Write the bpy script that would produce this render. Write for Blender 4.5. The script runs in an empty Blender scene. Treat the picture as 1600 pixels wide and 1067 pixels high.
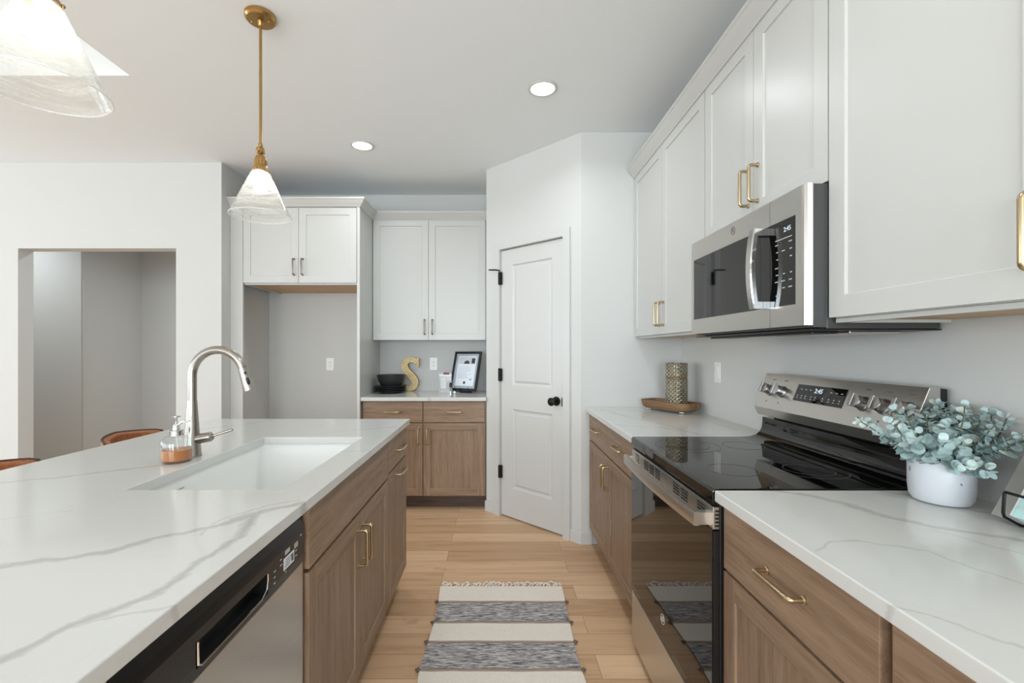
import bpy, bmesh, math, random
from mathutils import Vector, Matrix, noise as mnoise
R = math.radians
PI = math.pi
sc = bpy.context.scene
col = sc.collection

# ---------------------------------------------------------------- camera, light, exposure
cam_d = bpy.data.cameras.new('camera')
cam = bpy.data.objects.new('camera', cam_d)
col.objects.link(cam)
cam.location = (0, 0, 1.293)
cam.rotation_euler = (PI / 2, 0, 0)
cam_d.sensor_width = 36
cam_d.lens = 725 / 1600 * 36
cam_d.shift_x = (800 - 776.8) / 1600
cam_d.shift_y = (546.7 - 533.5) / 1600
cam_d.clip_start = 0.02
sc.camera = cam

sc.view_settings.view_transform = 'Standard'
sc.view_settings.look = 'None'
sc.view_settings.gamma = 1
sc.view_settings.use_curve_mapping = False
sc.view_settings.exposure = -1.07

world = bpy.data.worlds.new('daylight_world')
sc.world = world
world.use_nodes = True
wb = world.node_tree.nodes['Background']
wb.inputs[0].default_value = (0.93, 0.97, 1.0, 1)
wb.inputs[1].default_value = 1.0

def area(name, loc, rot, sx, sy, power, color=(1, 1, 1), spread=PI):
    l = bpy.data.lights.new(name, 'AREA')
    l.shape = 'RECTANGLE'
    l.size, l.size_y = sx, sy
    l.energy = power
    l.color = color
    l.spread = spread
    o = bpy.data.objects.new(name, l)
    col.objects.link(o)
    o.location = loc
    o.rotation_euler = rot
    return o

WARM = (0.93, 0.99, 1.03)
DAY = (0.87, 0.97, 1.05)
# added area lamps inside unseen windows left and behind, tuned as daylight fill
BACK_WIN = [(-4.9, 1.9), (-2.3, 1.9), (0.0, 1.5)]
BACK_PW = [75, 210, 275]      # centre x, width   (wall at Y = -4.5)
LEFT_WIN = [(-3.0, 1.9), (-0.4, 1.9), (1.9, 1.6)]      # centre y, width   (wall at X = -6.5)
for i, (cx, w) in enumerate(BACK_WIN):
    area('window_daylight', (cx, -4.40, 1.45), (R(99), 0, 0), w - .1, 1.7, BACK_PW[i], DAY)
for i, (cy, w) in enumerate(LEFT_WIN):
    area('window_daylight', (-6.40, cy, 1.45), (R(97), 0, -PI / 2), w - .1, 1.7, 105, DAY)

# ---------------------------------------------------------------- helpers
class B:
    """collects shapes in a bmesh; off is subtracted so shapes can be given in room coordinates"""
    def __init__(s, off=(0, 0, 0)):
        s.bm = bmesh.new()
        s.off = Vector(off)
        s.sm = False
        s.M = None

    def v(s, p):
        p = Vector(p)
        if s.M is not None:
            p = s.M @ p
        return s.bm.verts.new(p - s.off)

    def f(s, vs, mi=0, smooth=False):
        try:
            fc = s.bm.faces.new(vs)
        except ValueError:
            return None
        fc.material_index = mi
        fc.smooth = smooth
        if smooth:
            s.sm = True
        return fc

    def box(s, x0, x1, y0, y1, z0, z1, mi=0):
        x0, x1 = sorted((x0, x1)); y0, y1 = sorted((y0, y1)); z0, z1 = sorted((z0, z1))
        p = [s.v((x, y, z)) for z in (z0, z1) for y in (y0, y1) for x in (x0, x1)]
        for q in ((0, 2, 3, 1), (4, 5, 7, 6), (0, 1, 5, 4), (2, 6, 7, 3), (0, 4, 6, 2), (1, 3, 7, 5)):
            s.f([p[i] for i in q], mi)
        return s

    def prism(s, pts, axis, a, b, mi=0, smooth=False):
        """extrude polygon pts (2D) along axis from a to b; 2D coords are the two other axes in xyz order"""
        def mk(p, t):
            if axis == 'x': return (t, p[0], p[1])
            if axis == 'y': return (p[0], t, p[1])
            return (p[0], p[1], t)
        A = [s.v(mk(p, a)) for p in pts]
        C = [s.v(mk(p, b)) for p in pts]
        n = len(pts)
        s.f(A[::-1], mi); s.f(C, mi)
        for i in range(n):
            s.f([A[i], A[(i + 1) % n], C[(i + 1) % n], C[i]], mi, smooth)
        return s

    def lathe(s, prof, c=(0, 0, 0), n=32, mi=0, axis='z', smooth=True, caps=True):
        c = Vector(c)
        rings = []
        for r, h in prof:
            ring = []
            for k in range(n):
                a = 2 * PI * k / n
                x, y = r * math.cos(a), r * math.sin(a)
                if axis == 'z': p = (x, y, h)
                elif axis == 'y': p = (x, h, -y)
                else: p = (h, x, y)
                ring.append(s.v(c + Vector(p)))
            rings.append(ring)
        for A, C in zip(rings, rings[1:]):
            for k in range(n):
                s.f([A[k], A[(k + 1) % n], C[(k + 1) % n], C[k]], mi, smooth)
        if caps:
            s.f(rings[0][::-1], mi); s.f(rings[-1], mi)
        return s

    def tube(s, path, r, n=10, mi=0, closed=False, caps=True, flat=1.0):
        P = [Vector(p) for p in path]
        m = len(P)
        rad = r if isinstance(r, (list, tuple)) else [r] * m
        T = []
        for i in range(m):
            if closed: t = P[(i + 1) % m] - P[i - 1]
            else: t = P[min(i + 1, m - 1)] - P[max(i - 1, 0)]
            T.append(t.normalized())
        up = Vector((0, 0, 1))
        if abs(T[0].dot(up)) > .9: up = Vector((1, 0, 0))
        N = (up - T[0] * up.dot(T[0])).normalized()
        rings = []
        for i in range(m):
            N = (N - T[i] * N.dot(T[i])).normalized()
            Bn = T[i].cross(N)
            rings.append([s.v(P[i] + N * (rad[i] * math.cos(2 * PI * k / n)) + Bn * (flat * rad[i] * math.sin(2 * PI * k / n))) for k in range(n)])
        rr = rings + ([rings[0]] if closed else [])
        for A, C in zip(rr, rr[1:]):
            for k in range(n):
                s.f([A[k], A[(k + 1) % n], C[(k + 1) % n], C[k]], mi, True)
        if caps and not closed:
            s.f(rings[0][::-1], mi); s.f(rings[-1], mi)
        return s

    def sphere(s, c, r, n=16, m=10, mi=0, sz=1.0):
        prof = []
        for i in range(m + 1):
            a = -PI / 2 + PI * i / m
            prof.append((max(r * math.cos(a), 1e-5), r * sz * math.sin(a)))
        return s.lathe(prof, c, n, mi)

def build(name, b, mat, parent=None, loc=None, bevel=0.0, seg=2, recalc=True):
    bm = b.bm
    bmesh.ops.remove_doubles(bm, verts=bm.verts, dist=1e-6)
    if recalc:
        bmesh.ops.recalc_face_normals(bm, faces=bm.faces)
    if b.sm:
        for e in bm.edges:
            if len(e.link_faces) == 2:
                try:
                    if e.calc_face_angle() > R(38): e.smooth = False
                except Exception:
                    pass
    me = bpy.data.meshes.new(name)
    bm.to_mesh(me); bm.free()
    for m in (mat if isinstance(mat, (list, tuple)) else [mat]):
        me.materials.append(m)
    o = bpy.data.objects.new(name, me)
    col.objects.link(o)
    if parent is not None: o.parent = parent
    if loc is not None: o.location = loc
    if bevel:
        md = o.modifiers.new('bevel', 'BEVEL')
        md.width = bevel; md.segments = seg; md.limit_method = 'ANGLE'; md.angle_limit = R(40)
    return o

def thing(name, label, cat, loc=(0, 0, 0), rotz=0, group=None, kind=None):
    o = bpy.data.objects.new(name, None)
    o.empty_display_size = .05
    col.objects.link(o)
    o.location = loc; o.rotation_euler = (0, 0, rotz)
    return tag(o, label, cat, group, kind)

def tag(o, label, cat, group=None, kind=None):
    o['label'] = label; o['category'] = cat
    if group: o['group'] = group
    if kind: o['kind'] = kind
    return o

def struct(name, b, mat, label=None, cat=None, bevel=0, parent=None):
    o = build(name, b, mat, parent, bevel=bevel)
    o['kind'] = 'structure'
    if label: o['label'] = label
    if cat: o['category'] = cat
    return o

def text(name, body, size, mat, parent, loc, rot, extrude=0.0004, align='CENTER'):
    c = bpy.data.curves.new(name, 'FONT')
    c.body = body; c.size = size; c.extrude = extrude
    c.align_x = align; c.align_y = 'CENTER'
    tmp = bpy.data.objects.new(name, c)
    col.objects.link(tmp)
    bpy.context.view_layer.update()
    me = bpy.data.meshes.new_from_object(tmp.evaluated_get(bpy.context.evaluated_depsgraph_get()))
    bpy.data.objects.remove(tmp); bpy.data.curves.remove(c)
    me.materials.clear(); me.materials.append(mat); me.name = name
    o = bpy.data.objects.new(name, me)
    col.objects.link(o)
    o.parent = parent; o.location = loc; o.rotation_euler = rot
    return o

def pieces(name, b, mat, parent):
    """one object per separate piece collected in b (all pieces are boxes or rings)"""
    bm = b.bm; bm.verts.ensure_lookup_table()
    seen = set()
    for v in list(bm.verts):
        if v in seen: continue
        st, isl = [v], []
        seen.add(v)
        while st:
            q = st.pop(); isl.append(q)
            for e in q.link_edges:
                w = e.other_vert(q)
                if w not in seen: seen.add(w); st.append(w)
        nb = B(); mp = {q: nb.bm.verts.new(q.co) for q in isl}
        fs = {f for q in isl for f in q.link_faces}
        for f in fs:
            g = nb.bm.faces.new([mp[q] for q in f.verts]); g.smooth = f.smooth
        nb.sm = b.sm
        build(name, nb, mat, parent)
    bm.free()

def arc(c, r, a0, a1, n, plane='xz'):
    out = []
    for i in range(n + 1):
        a = a0 + (a1 - a0) * i / n
        u, w = r * math.cos(a), r * math.sin(a)
        c3 = Vector(c)
        out.append(c3 + (Vector((u, 0, w)) if plane == 'xz' else Vector((u, w, 0)) if plane == 'xy' else Vector((0, u, w))))
    return out

# ---------------------------------------------------------------- materials
def lin(c):
    f = lambda v: v / 12.92 if v <= .04045 else ((v + .055) / 1.055) ** 2.4
    return tuple(f(x / 255) for x in c) + (1,)

class NT:
    def __init__(s, name):
        s.m = bpy.data.materials.new(name); s.m.use_nodes = True
        s.t = s.m.node_tree; s.n = s.t.nodes; s.l = s.t.links
        s.p = s.n['Principled BSDF']; s.out = s.n['Material Output']
    def add(s, typ, **kw):
        nd = s.n.new(typ)
        for k, v in kw.items(): setattr(nd, k, v)
        return nd
    def link(s, a, b): s.l.new(a, b)
    def set(s, **kw):
        for k, v in kw.items():
            s.p.inputs[k.replace('_', ' ')].default_value = v
        return s
    def math(s, op, a, b=None, c=None, clamp=False):
        nd = s.add('ShaderNodeMath', operation=op); nd.use_clamp = clamp
        for i, x in enumerate((a, b, c)):
            if x is None: continue
            if isinstance(x, (int, float)): nd.inputs[i].default_value = x
            else: s.link(x, nd.inputs[i])
        return nd.outputs[0]
    def coord(s, which='Object', scale=(1, 1, 1), rot=(0, 0, 0)):
        tc = s.add('ShaderNodeTexCoord'); mp = s.add('ShaderNodeMapping')
        mp.inputs['Scale'].default_value = scale; mp.inputs['Rotation'].default_value = rot
        s.link(tc.outputs[which], mp.inputs[0]); return mp.outputs[0]
    def noise(s, vec, scale, detail=3, rough=.5, dist=0):
        nd = s.add('ShaderNodeTexNoise')
        nd.inputs['Scale'].default_value = scale; nd.inputs['Detail'].default_value = detail
        nd.inputs['Roughness'].default_value = rough; nd.inputs['Distortion'].default_value = dist
        if vec is not None: s.link(vec, nd.inputs['Vector'])
        return nd
    def ramp(s, fac, stops, interp='LINEAR'):
        nd = s.add('ShaderNodeValToRGB'); nd.color_ramp.interpolation = interp
        e = nd.color_ramp.elements
        while len(e) < len(stops): e.new(.5)
        for i, (p, c) in enumerate(stops):
            e[i].position = p; e[i].color = c
        s.link(fac, nd.inputs[0]); return nd.outputs[0]
    def mix(s, fac, a, b, blend='MIX'):
        nd = s.add('ShaderNodeMix', data_type='RGBA', blend_type=blend)
        for sock, x in ((nd.inputs[0], fac), (nd.inputs[6], a), (nd.inputs[7], b)):
            if isinstance(x, (int, float)): sock.default_value = x
            elif isinstance(x, tuple): sock.default_value = x
            else: s.link(x, sock)
        return nd.outputs[2]
    def bump(s, h, strength=.2, dist=.002):
        nd = s.add('ShaderNodeBump'); nd.inputs['Strength'].default_value = strength; nd.inputs['Distance'].default_value = dist
        s.link(h, nd.inputs['Height']); s.link(nd.outputs[0], s.p.inputs['Normal'])

def plain(name, rgb, rough=.5, metal=0.0, spec=.5, coat=0.0):
    t = NT(name)
    t.set(Base_Color=lin(rgb), Roughness=rough, Metallic=metal, Specular_IOR_Level=spec, Coat_Weight=coat)
    return t.m

def emis(name, rgb, strength):
    t = NT(name)
    t.set(Base_Color=(0, 0, 0, 1), Emission_Color=lin(rgb), Emission_Strength=strength)
    return t.m

def wallpaint(name, rgb, tex=.12):
    t = NT(name)
    v = t.coord('Object')
    n = t.noise(v, 90, 3)
    t.set(Base_Color=lin(rgb), Roughness=.85, Specular_IOR_Level=.25)
    t.bump(n.outputs[0], tex, .002)
    return t.m

def wood(name, scale, base, dark, light, rough=.42):
    t = NT(name)
    v = t.coord('Object', scale)
    n1 = t.noise(v, 1.0, 6, .6, .4)
    n2 = t.noise(v, 4.5, 4, .65, .2)
    c = t.ramp(n1.outputs[0], [(.28, lin(dark)), (.5, lin(base)), (.72, lin(light))])
    g = t.ramp(n2.outputs[0], [(.35, (.72, .72, .72, 1)), (.55, (1, 1, 1, 1))])
    cc = t.mix(.75, c, g, 'MULTIPLY')
    t.link(cc, t.p.inputs['Base Color'])
    t.set(Roughness=rough, Specular_IOR_Level=.4)
    t.bump(n2.outputs[0], .08, .001)
    return t.m

BASE, DARK, LIGHT = (151, 125, 102), (131, 106, 84), (164, 137, 113)
M = {}
M['wall'] = wallpaint('wall_paint', (207, 207, 204))
M['ceiling'] = wallpaint('ceiling_paint', (238, 242, 244), .05)
M['raised'] = wallpaint('raised_ceiling_paint', (226, 227, 225))
M['trim'] = plain('trim_paint', (204, 204, 201), .35)
M['white'] = plain('white_cabinet_paint', (199, 199, 195), .34)
M['wood_v'] = wood('brown_oak_upright', (34, 34, 2.2), BASE, DARK, LIGHT)
M['wood_h'] = wood('brown_oak_level', (2.2, 34, 34), BASE, DARK, LIGHT)
M['toe'] = wood('toe_kick_board', (2.2, 34, 34), (84, 68, 58), (70, 56, 48), (96, 78, 66))
M['maple'] = wood('raw_maple', (3, 30, 30), (205, 165, 115), (190, 148, 98), (218, 180, 130))
M['brass'] = plain('champagne_brass', (188, 168, 134), .3, 1.0)
M['gold'] = plain('pendant_brass', (180, 144, 92), .28, 1.0)
M['black'] = plain('black_plastic', (22, 22, 22), .35)
M['blackmetal'] = plain('black_metal', (28, 27, 26), .4, .6)
M['blackglass'] = plain('black_glass', (7, 7, 7), .03, 0, .6)
M['darkglass'] = plain('oven_window_glass', (14, 12, 11), .025, 0, .6)
M['silver'] = plain('polished_silver', (215, 215, 213), .12, 1.0)
M['outlet'] = plain('outlet_plastic', (240, 240, 238), .3)
M['slotgrey'] = plain('faint_grey_print', (150, 150, 148), .5)
M['slot'] = plain('socket_slot', (60, 60, 60), .6)
M['sink'] = plain('sink_fireclay', (243, 243, 240), .15)
M['glow'] = emis('display_digits', (225, 240, 255), 2.2)
M['print'] = plain('pale_print', (190, 190, 186), .5)
M['greyprint'] = plain('grey_print', (96, 94, 92), .5)
M['bulb'] = emis('bulb_glow', (255, 250, 240), 40)
M['lens'] = emis('downlight_lens', (255, 250, 242), 12)

def steel(name, rgb, rough, scale, amt=.12):
    t = NT(name)
    v = t.coord('Object', scale)
    n = t.noise(v, 1, 4, .6)
    mr = t.add('ShaderNodeMapRange')
    mr.inputs['To Min'].default_value = rough - amt * .5; mr.inputs['To Max'].default_value = rough + amt * .5
    t.link(n.outputs[0], mr.inputs['Value']); t.link(mr.outputs[0], t.p.inputs['Roughness'])
    t.set(Base_Color=lin(rgb), Metallic=1.0)
    t.bump(n.outputs[0], .03, .0005)
    return t.m
M['steel'] = steel('brushed_steel', (206, 203, 198), .3, (400, 3, 400))
M['steeldark'] = steel('dark_slate_steel', (120, 113, 105), .3, (400, 3, 400))
M['knobmetal'] = plain('satin_knob_metal', (176, 173, 170), .36, 1.0)
M['panelblack'] = plain('satin_black_panel', (30, 30, 30), .28)
M['bronze'] = plain('grey_bronze', (150, 140, 126), .3, 1.0)  # darker, greyer brass: shade on the back wall pulls put into the colour
M['nickel'] = plain('brushed_nickel', (164, 159, 151), .27, 1.0)
M['case'] = plain('dark_grey_case', (78, 78, 78), .45, .3)

# quartz with veins; points are given in room plan coordinates
VEINS = {
 'island': [
  ([(-1.05, .74), (-0.87, 0.812), (-0.802, 0.834), (-0.737, 0.866), (-0.678, 0.937), (-0.589, 1.005), (-0.552, 1.085), (-0.45, 1.19)], .011, .85),
  ([(-.62, .52), (-0.585, 0.64), (-0.54, 0.724), (-0.525, 0.80), (-0.518, 0.937), (-0.56, 1.052)], .010, .9),
  ([(-1.58, 1.26), (-1.416, 1.322), (-1.29, 1.393), (-1.202, 1.47), (-1.08, 1.53)], .009, .6),
  ([(-0.60, 0.94), (-0.61, 1.024), (-0.556, 1.129), (-0.50, 1.18)], .004, .5),
  ([(-0.79, 2.10), (-0.72, 2.17), (-0.565, 2.265), (-.45, 2.30)], .006, .5),
  ([(-1.50, 2.12), (-1.442, 2.193), (-1.293, 2.363), (-1.20, 2.56)], .006, .55),
  ([(-0.60, 0.60), (-0.564, 0.652), (-0.491, 0.68), (-.45, .72)], .004, .5),
  ([(-0.615, 1.71), (-0.46, 1.757)], .005, .5),
  ([(-1.5, 1.0), (-1.3, 1.05), (-1.15, 1.02), (-1.0, 1.1)], .004, .3)],
 'near': [
  ([(0.70, 1.29), (0.759, 1.253), (0.812, 1.209), (0.853, 1.139), (0.888, 1.06), (0.941, 0.998), (1.06, 0.91), (1.24, .86)], .012, .75),
  ([(.60, .88), (0.66, 0.915), (0.721, 0.921), (0.802, 0.877), (0.826, 0.815), (0.854, 0.752), (.90, .66)], .0035, .5),
  ([(.57, .72), (0.589, 0.685), (0.62, 0.658), (0.639, 0.617), (0.668, 0.588), (.70, .5)], .0035, .55),
  ([(1.02, 1.26), (1.08, 1.20), (1.12, 1.1), (1.24, 1.0)], .008, .6),
  ([(.92, .98), (.98, .86), (1.1, .78)], .004, .4)],
 'far': [
  ([(.66, 2.95), (0.706, 2.795), (0.752, 2.592), (0.86, 2.342), (0.887, 2.142), (0.94, 1.98)], .007, .6),
  ([(.60, 2.36), (0.667, 2.323), (0.807, 2.265), (0.888, 2.158), (0.976, 2.0)], .006, .5),
  ([(.73, 3.08), (0.805, 2.945), (0.976, 2.795), (1.131, 2.537), (1.129, 2.193)], .007, .5)],
 'back': [
  ([(-1.1, 4.0), (-.85, 3.9), (-.6, 3.75), (-.5, 3.68)], .008, .5),
  ([(-.5, 4.3), (-.3, 4.1), (-.08, 3.95)], .008, .45)],
}
def quartz(name, key):
    t = NT(name)
    tc = t.add('ShaderNodeTexCoord')
    P = tc.outputs['Object']
    nz = t.noise(P, 9, 4, .6)
    sep = t.add('ShaderNodeSeparateXYZ')
    off = t.add('ShaderNodeVectorMath', operation='SUBTRACT'); off.inputs[1].default_value = (.5, .5, .5)
    t.link(nz.outputs['Color'], off.inputs[0])
    scl = t.add('ShaderNodeVectorMath', operation='SCALE'); scl.inputs['Scale'].default_value = .07
    t.link(off.outputs[0], scl.inputs[0])
    addv = t.add('ShaderNodeVectorMath', operation='ADD')
    t.link(P, addv.inputs[0]); t.link(scl.outputs[0], addv.inputs[1])
    t.link(addv.outputs[0], sep.inputs[0])
    X, Y = sep.outputs[0], sep.outputs[1]
    wn = t.noise(P, 26, 3, .6)
    wmod = t.math('MULTIPLY_ADD', wn.outputs[0], 1.7, .15)
    total = None
    for pts, w, st in VEINS[key]:
        best = None
        for (x0, y0), (x1, y1) in zip(pts, pts[1:]):
            L = math.hypot(x1 - x0, y1 - y0); dx, dy = (x1 - x0) / L, (y1 - y0) / L
            # along = (X-x0)*dx+(Y-y0)*dy clamped to 0..L
            al = t.math('MULTIPLY_ADD', X, dx, -x0 * dx - y0 * dy)
            al = t.math('MULTIPLY_ADD', Y, dy, al)
            ov = t.math('MAXIMUM', t.math('SUBTRACT', 0.0, al), t.math('SUBTRACT', al, L))
            ov = t.math('MAXIMUM', ov, 0.0)
            ac = t.math('MULTIPLY_ADD', X, -dy, x0 * dy - y0 * dx)
            ac = t.math('ABSOLUTE', t.math('MULTIPLY_ADD', Y, dx, ac))
            d = t.math('ADD', ac, ov)
            best = d if best is None else t.math('MINIMUM', best, d)
        ww = t.math('MULTIPLY', wmod, w * 1.35)
        k = t.math('SUBTRACT', 1.0, t.math('DIVIDE', best, ww), clamp=True)
        k = t.math('POWER', k, .6)
        k = t.math('MULTIPLY', k, st)
        total = k if total is None else t.math('MAXIMUM', total, k)
    fl = t.noise(P, 2.2, 5, .6, 1.5)
    hz = t.ramp(fl.outputs[0], [(.50, (0, 0, 0, 1)), (.515, (.06, .06, .06, 1)), (.53, (0, 0, 0, 1))])
    tot = t.math('MAXIMUM', total, hz)
    c = t.mix(tot, lin((211, 211, 207)), lin((176, 174, 169)))
    t.link(c, t.p.inputs['Base Color'])
    t.set(Roughness=.13, Specular_IOR_Level=.5)
    return t.m
for k in VEINS: M['quartz_' + k] = quartz('quartz_' + k, k)

def floor_mat():
    t = NT('oak_planks')
    P = t.coord('Object')
    br = t.add('ShaderNodeTexBrick')
    br.offset = .37; br.offset_frequency = 2; br.squash = 1
    br.inputs['Scale'].default_value = 1
    br.inputs['Brick Width'].default_value = 1.15
    br.inputs['Row Height'].default_value = .1453
    br.inputs['Mortar Size'].default_value = .0012
    br.inputs['Mortar Smooth'].default_value = .2
    br.inputs['Bias'].default_value = 0
    br.inputs['Color1'].default_value = (0, 0, 0, 1); br.inputs['Color2'].default_value = (1, 1, 1, 1)
    br.inputs['Mortar'].default_value = (.5, .5, .5, 1)
    mp = t.add('ShaderNodeMapping'); mp.inputs['Location'].default_value = (.31, -.08, 0)
    t.link(P, mp.inputs[0]); t.link(mp.outputs[0], br.inputs['Vector'])
    pl = t.ramp(br.outputs['Color'], [(0, lin((196, 158, 122))), (.35, lin((216, 178, 141))), (.7, lin((224, 189, 152))), (1, lin((204, 165, 127)))])
    gv = t.add('ShaderNodeVectorMath', operation='ADD')
    # shift the grain per plank
    sh = t.add('ShaderNodeVectorMath', operation='SCALE'); sh.inputs['Scale'].default_value = 7.3
    t.link(br.outputs['Color'], sh.inputs[0])
    t.link(P, gv.inputs[0]); t.link(sh.outputs[0], gv.inputs[1])
    m2 = t.add('ShaderNodeMapping'); m2.inputs['Scale'].default_value = (2.0, 26, 26)
    t.link(gv.outputs[0], m2.inputs[0])
    g1 = t.noise(m2.outputs[0], 1, 6, .62, .5)
    g = t.ramp(g1.outputs[0], [(.3, (.80, .76, .72, 1)), (.52, (1, 1, 1, 1)), (.75, (1.06, 1.06, 1.06, 1))])
    c = t.mix(1.0, pl, g, 'MULTIPLY')
    kn = t.noise(gv.outputs[0], 7, 2, .5)
    k = t.ramp(kn.outputs[0], [(.70, (1, 1, 1, 1)), (.78, (.72, .62, .54, 1))])
    c = t.mix(.6, c, k, 'MULTIPLY')
    c = t.mix(br.outputs['Fac'], c, lin((150, 116, 84)))
    t.link(c, t.p.inputs['Base Color'])
    t.set(Roughness=.42, Specular_IOR_Level=.4)
    return t.m
M['floor'] = floor_mat()

def shade_glass():
    t = NT('streaky_clear_glass')
    v = t.coord('Object', (5, 5, 70))
    n = t.noise(v, 1, 5, .6, .3)
    st = t.ramp(n.outputs[0], [(.42, (.09, .09, .09, 1)), (.66, (.46, .46, .46, 1))])
    tr = t.add('ShaderNodeBsdfTransparent'); tr.inputs[0].default_value = (.97, .97, .96, 1)
    tl = t.add('ShaderNodeBsdfTranslucent'); tl.inputs[0].default_value = (.95, .95, .93, 1)
    df = t.add('ShaderNodeBsdfDiffuse'); df.inputs[0].default_value = (.85, .85, .83, 1)
    m0 = t.add('ShaderNodeMixShader'); m0.inputs[0].default_value = .5
    t.link(tl.outputs[0], m0.inputs[1]); t.link(df.outputs[0], m0.inputs[2])
    m1 = t.add('ShaderNodeMixShader')
    t.link(st, m1.inputs[0]); t.link(tr.outputs[0], m1.inputs[1]); t.link(m0.outputs[0], m1.inputs[2])
    gl = t.add('ShaderNodeBsdfGlossy'); gl.inputs['Roughness'].default_value = .05
    lwn = t.add('ShaderNodeLayerWeight'); lwn.inputs[0].default_value = .5
    fr = t.math('MULTIPLY_ADD', t.math('POWER', lwn.outputs['Facing'], 4.0), .35, .03)
    m2 = t.add('ShaderNodeMixShader')
    t.link(fr, m2.inputs[0]); t.link(m1.outputs[0], m2.inputs[1]); t.link(gl.outputs[0], m2.inputs[2])
    t.link(m2.outputs[0], t.out.inputs[0])
    return t.m
M['shade'] = shade_glass()

def clear_glass(name, tint=(.97, .98, .98, 1), body=None, amt=0.0, ior=1.4):
    t = NT(name)
    tr = t.add('ShaderNodeBsdfTransparent'); tr.inputs[0].default_value = tint
    gl = t.add('ShaderNodeBsdfGlossy'); gl.inputs['Roughness'].default_value = .04
    lwn = t.add('ShaderNodeLayerWeight'); lwn.inputs[0].default_value = .5
    lw = t.math('MULTIPLY_ADD', t.math('POWER', lwn.outputs['Facing'], 4.0), .45, .04)
    base = tr.outputs[0]
    if body:
        df = t.add('ShaderNodeBsdfDiffuse'); df.inputs[0].default_value = body
        mm = t.add('ShaderNodeMixShader'); mm.inputs[0].default_value = amt
        t.link(tr.outputs[0], mm.inputs[1]); t.link(df.outputs[0], mm.inputs[2]); base = mm.outputs[0]
    m2 = t.add('ShaderNodeMixShader')
    t.link(lw, m2.inputs[0]); t.link(base, m2.inputs[1]); t.link(gl.outputs[0], m2.inputs[2])
    t.link(m2.outputs[0], t.out.inputs[0])
    return t.m
M['glass'] = clear_glass('bottle_glass', body=(.9, .9, .9, 1), amt=.015)
M['rimglass'] = clear_glass('thick_glass_rim', body=(.95, .95, .95, 1), amt=.55)
M['pane'] = clear_glass('window_glass')
M['acrylic'] = clear_glass('clear_acrylic', body=(.95, .95, .95, 1), amt=.25)
M['amber'] = clear_glass('amber_soap', (.86, .44, .10, 1), lin((196, 116, 22)), .8)

def leather():
    t = NT('tan_leather')
    n = t.noise(t.coord('Object'), 60, 4)
    c = t.ramp(n.outputs[0], [(.3, lin((140, 82, 46))), (.7, lin((168, 104, 62)))])
    t.link(c, t.p.inputs['Base Color']); t.set(Roughness=.45); t.bump(n.outputs[0], .1, .001)
    return t.m
M['leather'] = leather()
M['leatherdark'] = plain('dark_leather_welt', (74, 42, 26), .5)

def rug_mat():
    t = NT('woven_stripes')
    P = t.coord('Object')
    sep = t.add('ShaderNodeSeparateXYZ'); t.link(P, sep.inputs[0])
    wob = t.noise(P, 6, 2)
    y = t.math('MULTIPLY_ADD', wob.outputs[0], .012, sep.outputs[1])
    cream, tan = lin((242, 232, 220)), lin((150, 132, 112))
    v = t.coord('Object', (24, 260, 50))
    n = t.noise(v, 1, 3, .7)
    mot = t.ramp(n.outputs[0], [(.31, lin((40, 40, 46))), (.40, lin((104, 102, 106))), (.50, lin((164, 160, 160))), (.62, lin((224, 218, 212)))])
    wv = t.noise(t.coord('Object', (160, 300, 50)), 1, 2)
    cr = t.mix(.35, cream, t.ramp(wv.outputs[0], [(.35, lin((222, 208, 194))), (.6, lin((246, 238, 228)))]))
    # stripes, measured from the far end (local y = 0) towards the camera
    edges = [(.157, .334), (.482, .66), (.815, .99), (1.14, 1.31)]
    m_grey = None; m_tan = None
    for a, b in edges:
        g = t.math('MULTIPLY', t.math('LESS_THAN', y, -a + .006), t.math('GREATER_THAN', y, -b + .006))
        m_grey = g if m_grey is None else t.math('MAXIMUM', m_grey, g)
        for e in (a, b):
            k = t.math('LESS_THAN', t.math('ABSOLUTE', t.math('ADD', y, e - .006)), .009)
            m_tan = k if m_tan is None else t.math('MAXIMUM', m_tan, k)
    c = t.mix(m_grey, cr, mot)
    c = t.mix(t.math('MULTIPLY', m_tan, .8), c, tan)
    t.link(c, t.p.inputs['Base Color']); t.set(Roughness=.95, Specular_IOR_Level=.1)
    t.bump(n.outputs[0], .5, .003)
    return t.m
M['rug'] = rug_mat()
M['fringe'] = plain('cream_yarn', (240, 232, 222), .95, 0, .1)
M['tuft'] = plain('grey_yarn', (110, 98, 86), .95, 0, .1)

def mercury():
    t = NT('mercury_glass')
    at_ = t.add('ShaderNodeAttribute'); at_.attribute_name = 'relief'
    n = t.noise(t.coord('Object'), 30, 4)
    v = t.math('MULTIPLY_ADD', n.outputs[0], .3, t.math('MULTIPLY', at_.outputs['Fac'], .8))
    c = t.ramp(v, [(.12, lin((74, 70, 58))), (.45, lin((160, 152, 130))), (.8, lin((206, 204, 192)))])
    t.link(c, t.p.inputs['Base Color']); t.set(Roughness=.2, Metallic=.8)
    return t.m
M['mercury'] = mercury()
M['traywood'] = wood('tray_wood', (3, 30, 30), (128, 98, 70), (100, 74, 50), (158, 124, 90), .6)
M['amberband'] = plain('amber_band', (128, 98, 64), .4, .5)
M['matteblack'] = plain('matte_black_ceramic', (40, 40, 41), .45)

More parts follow.
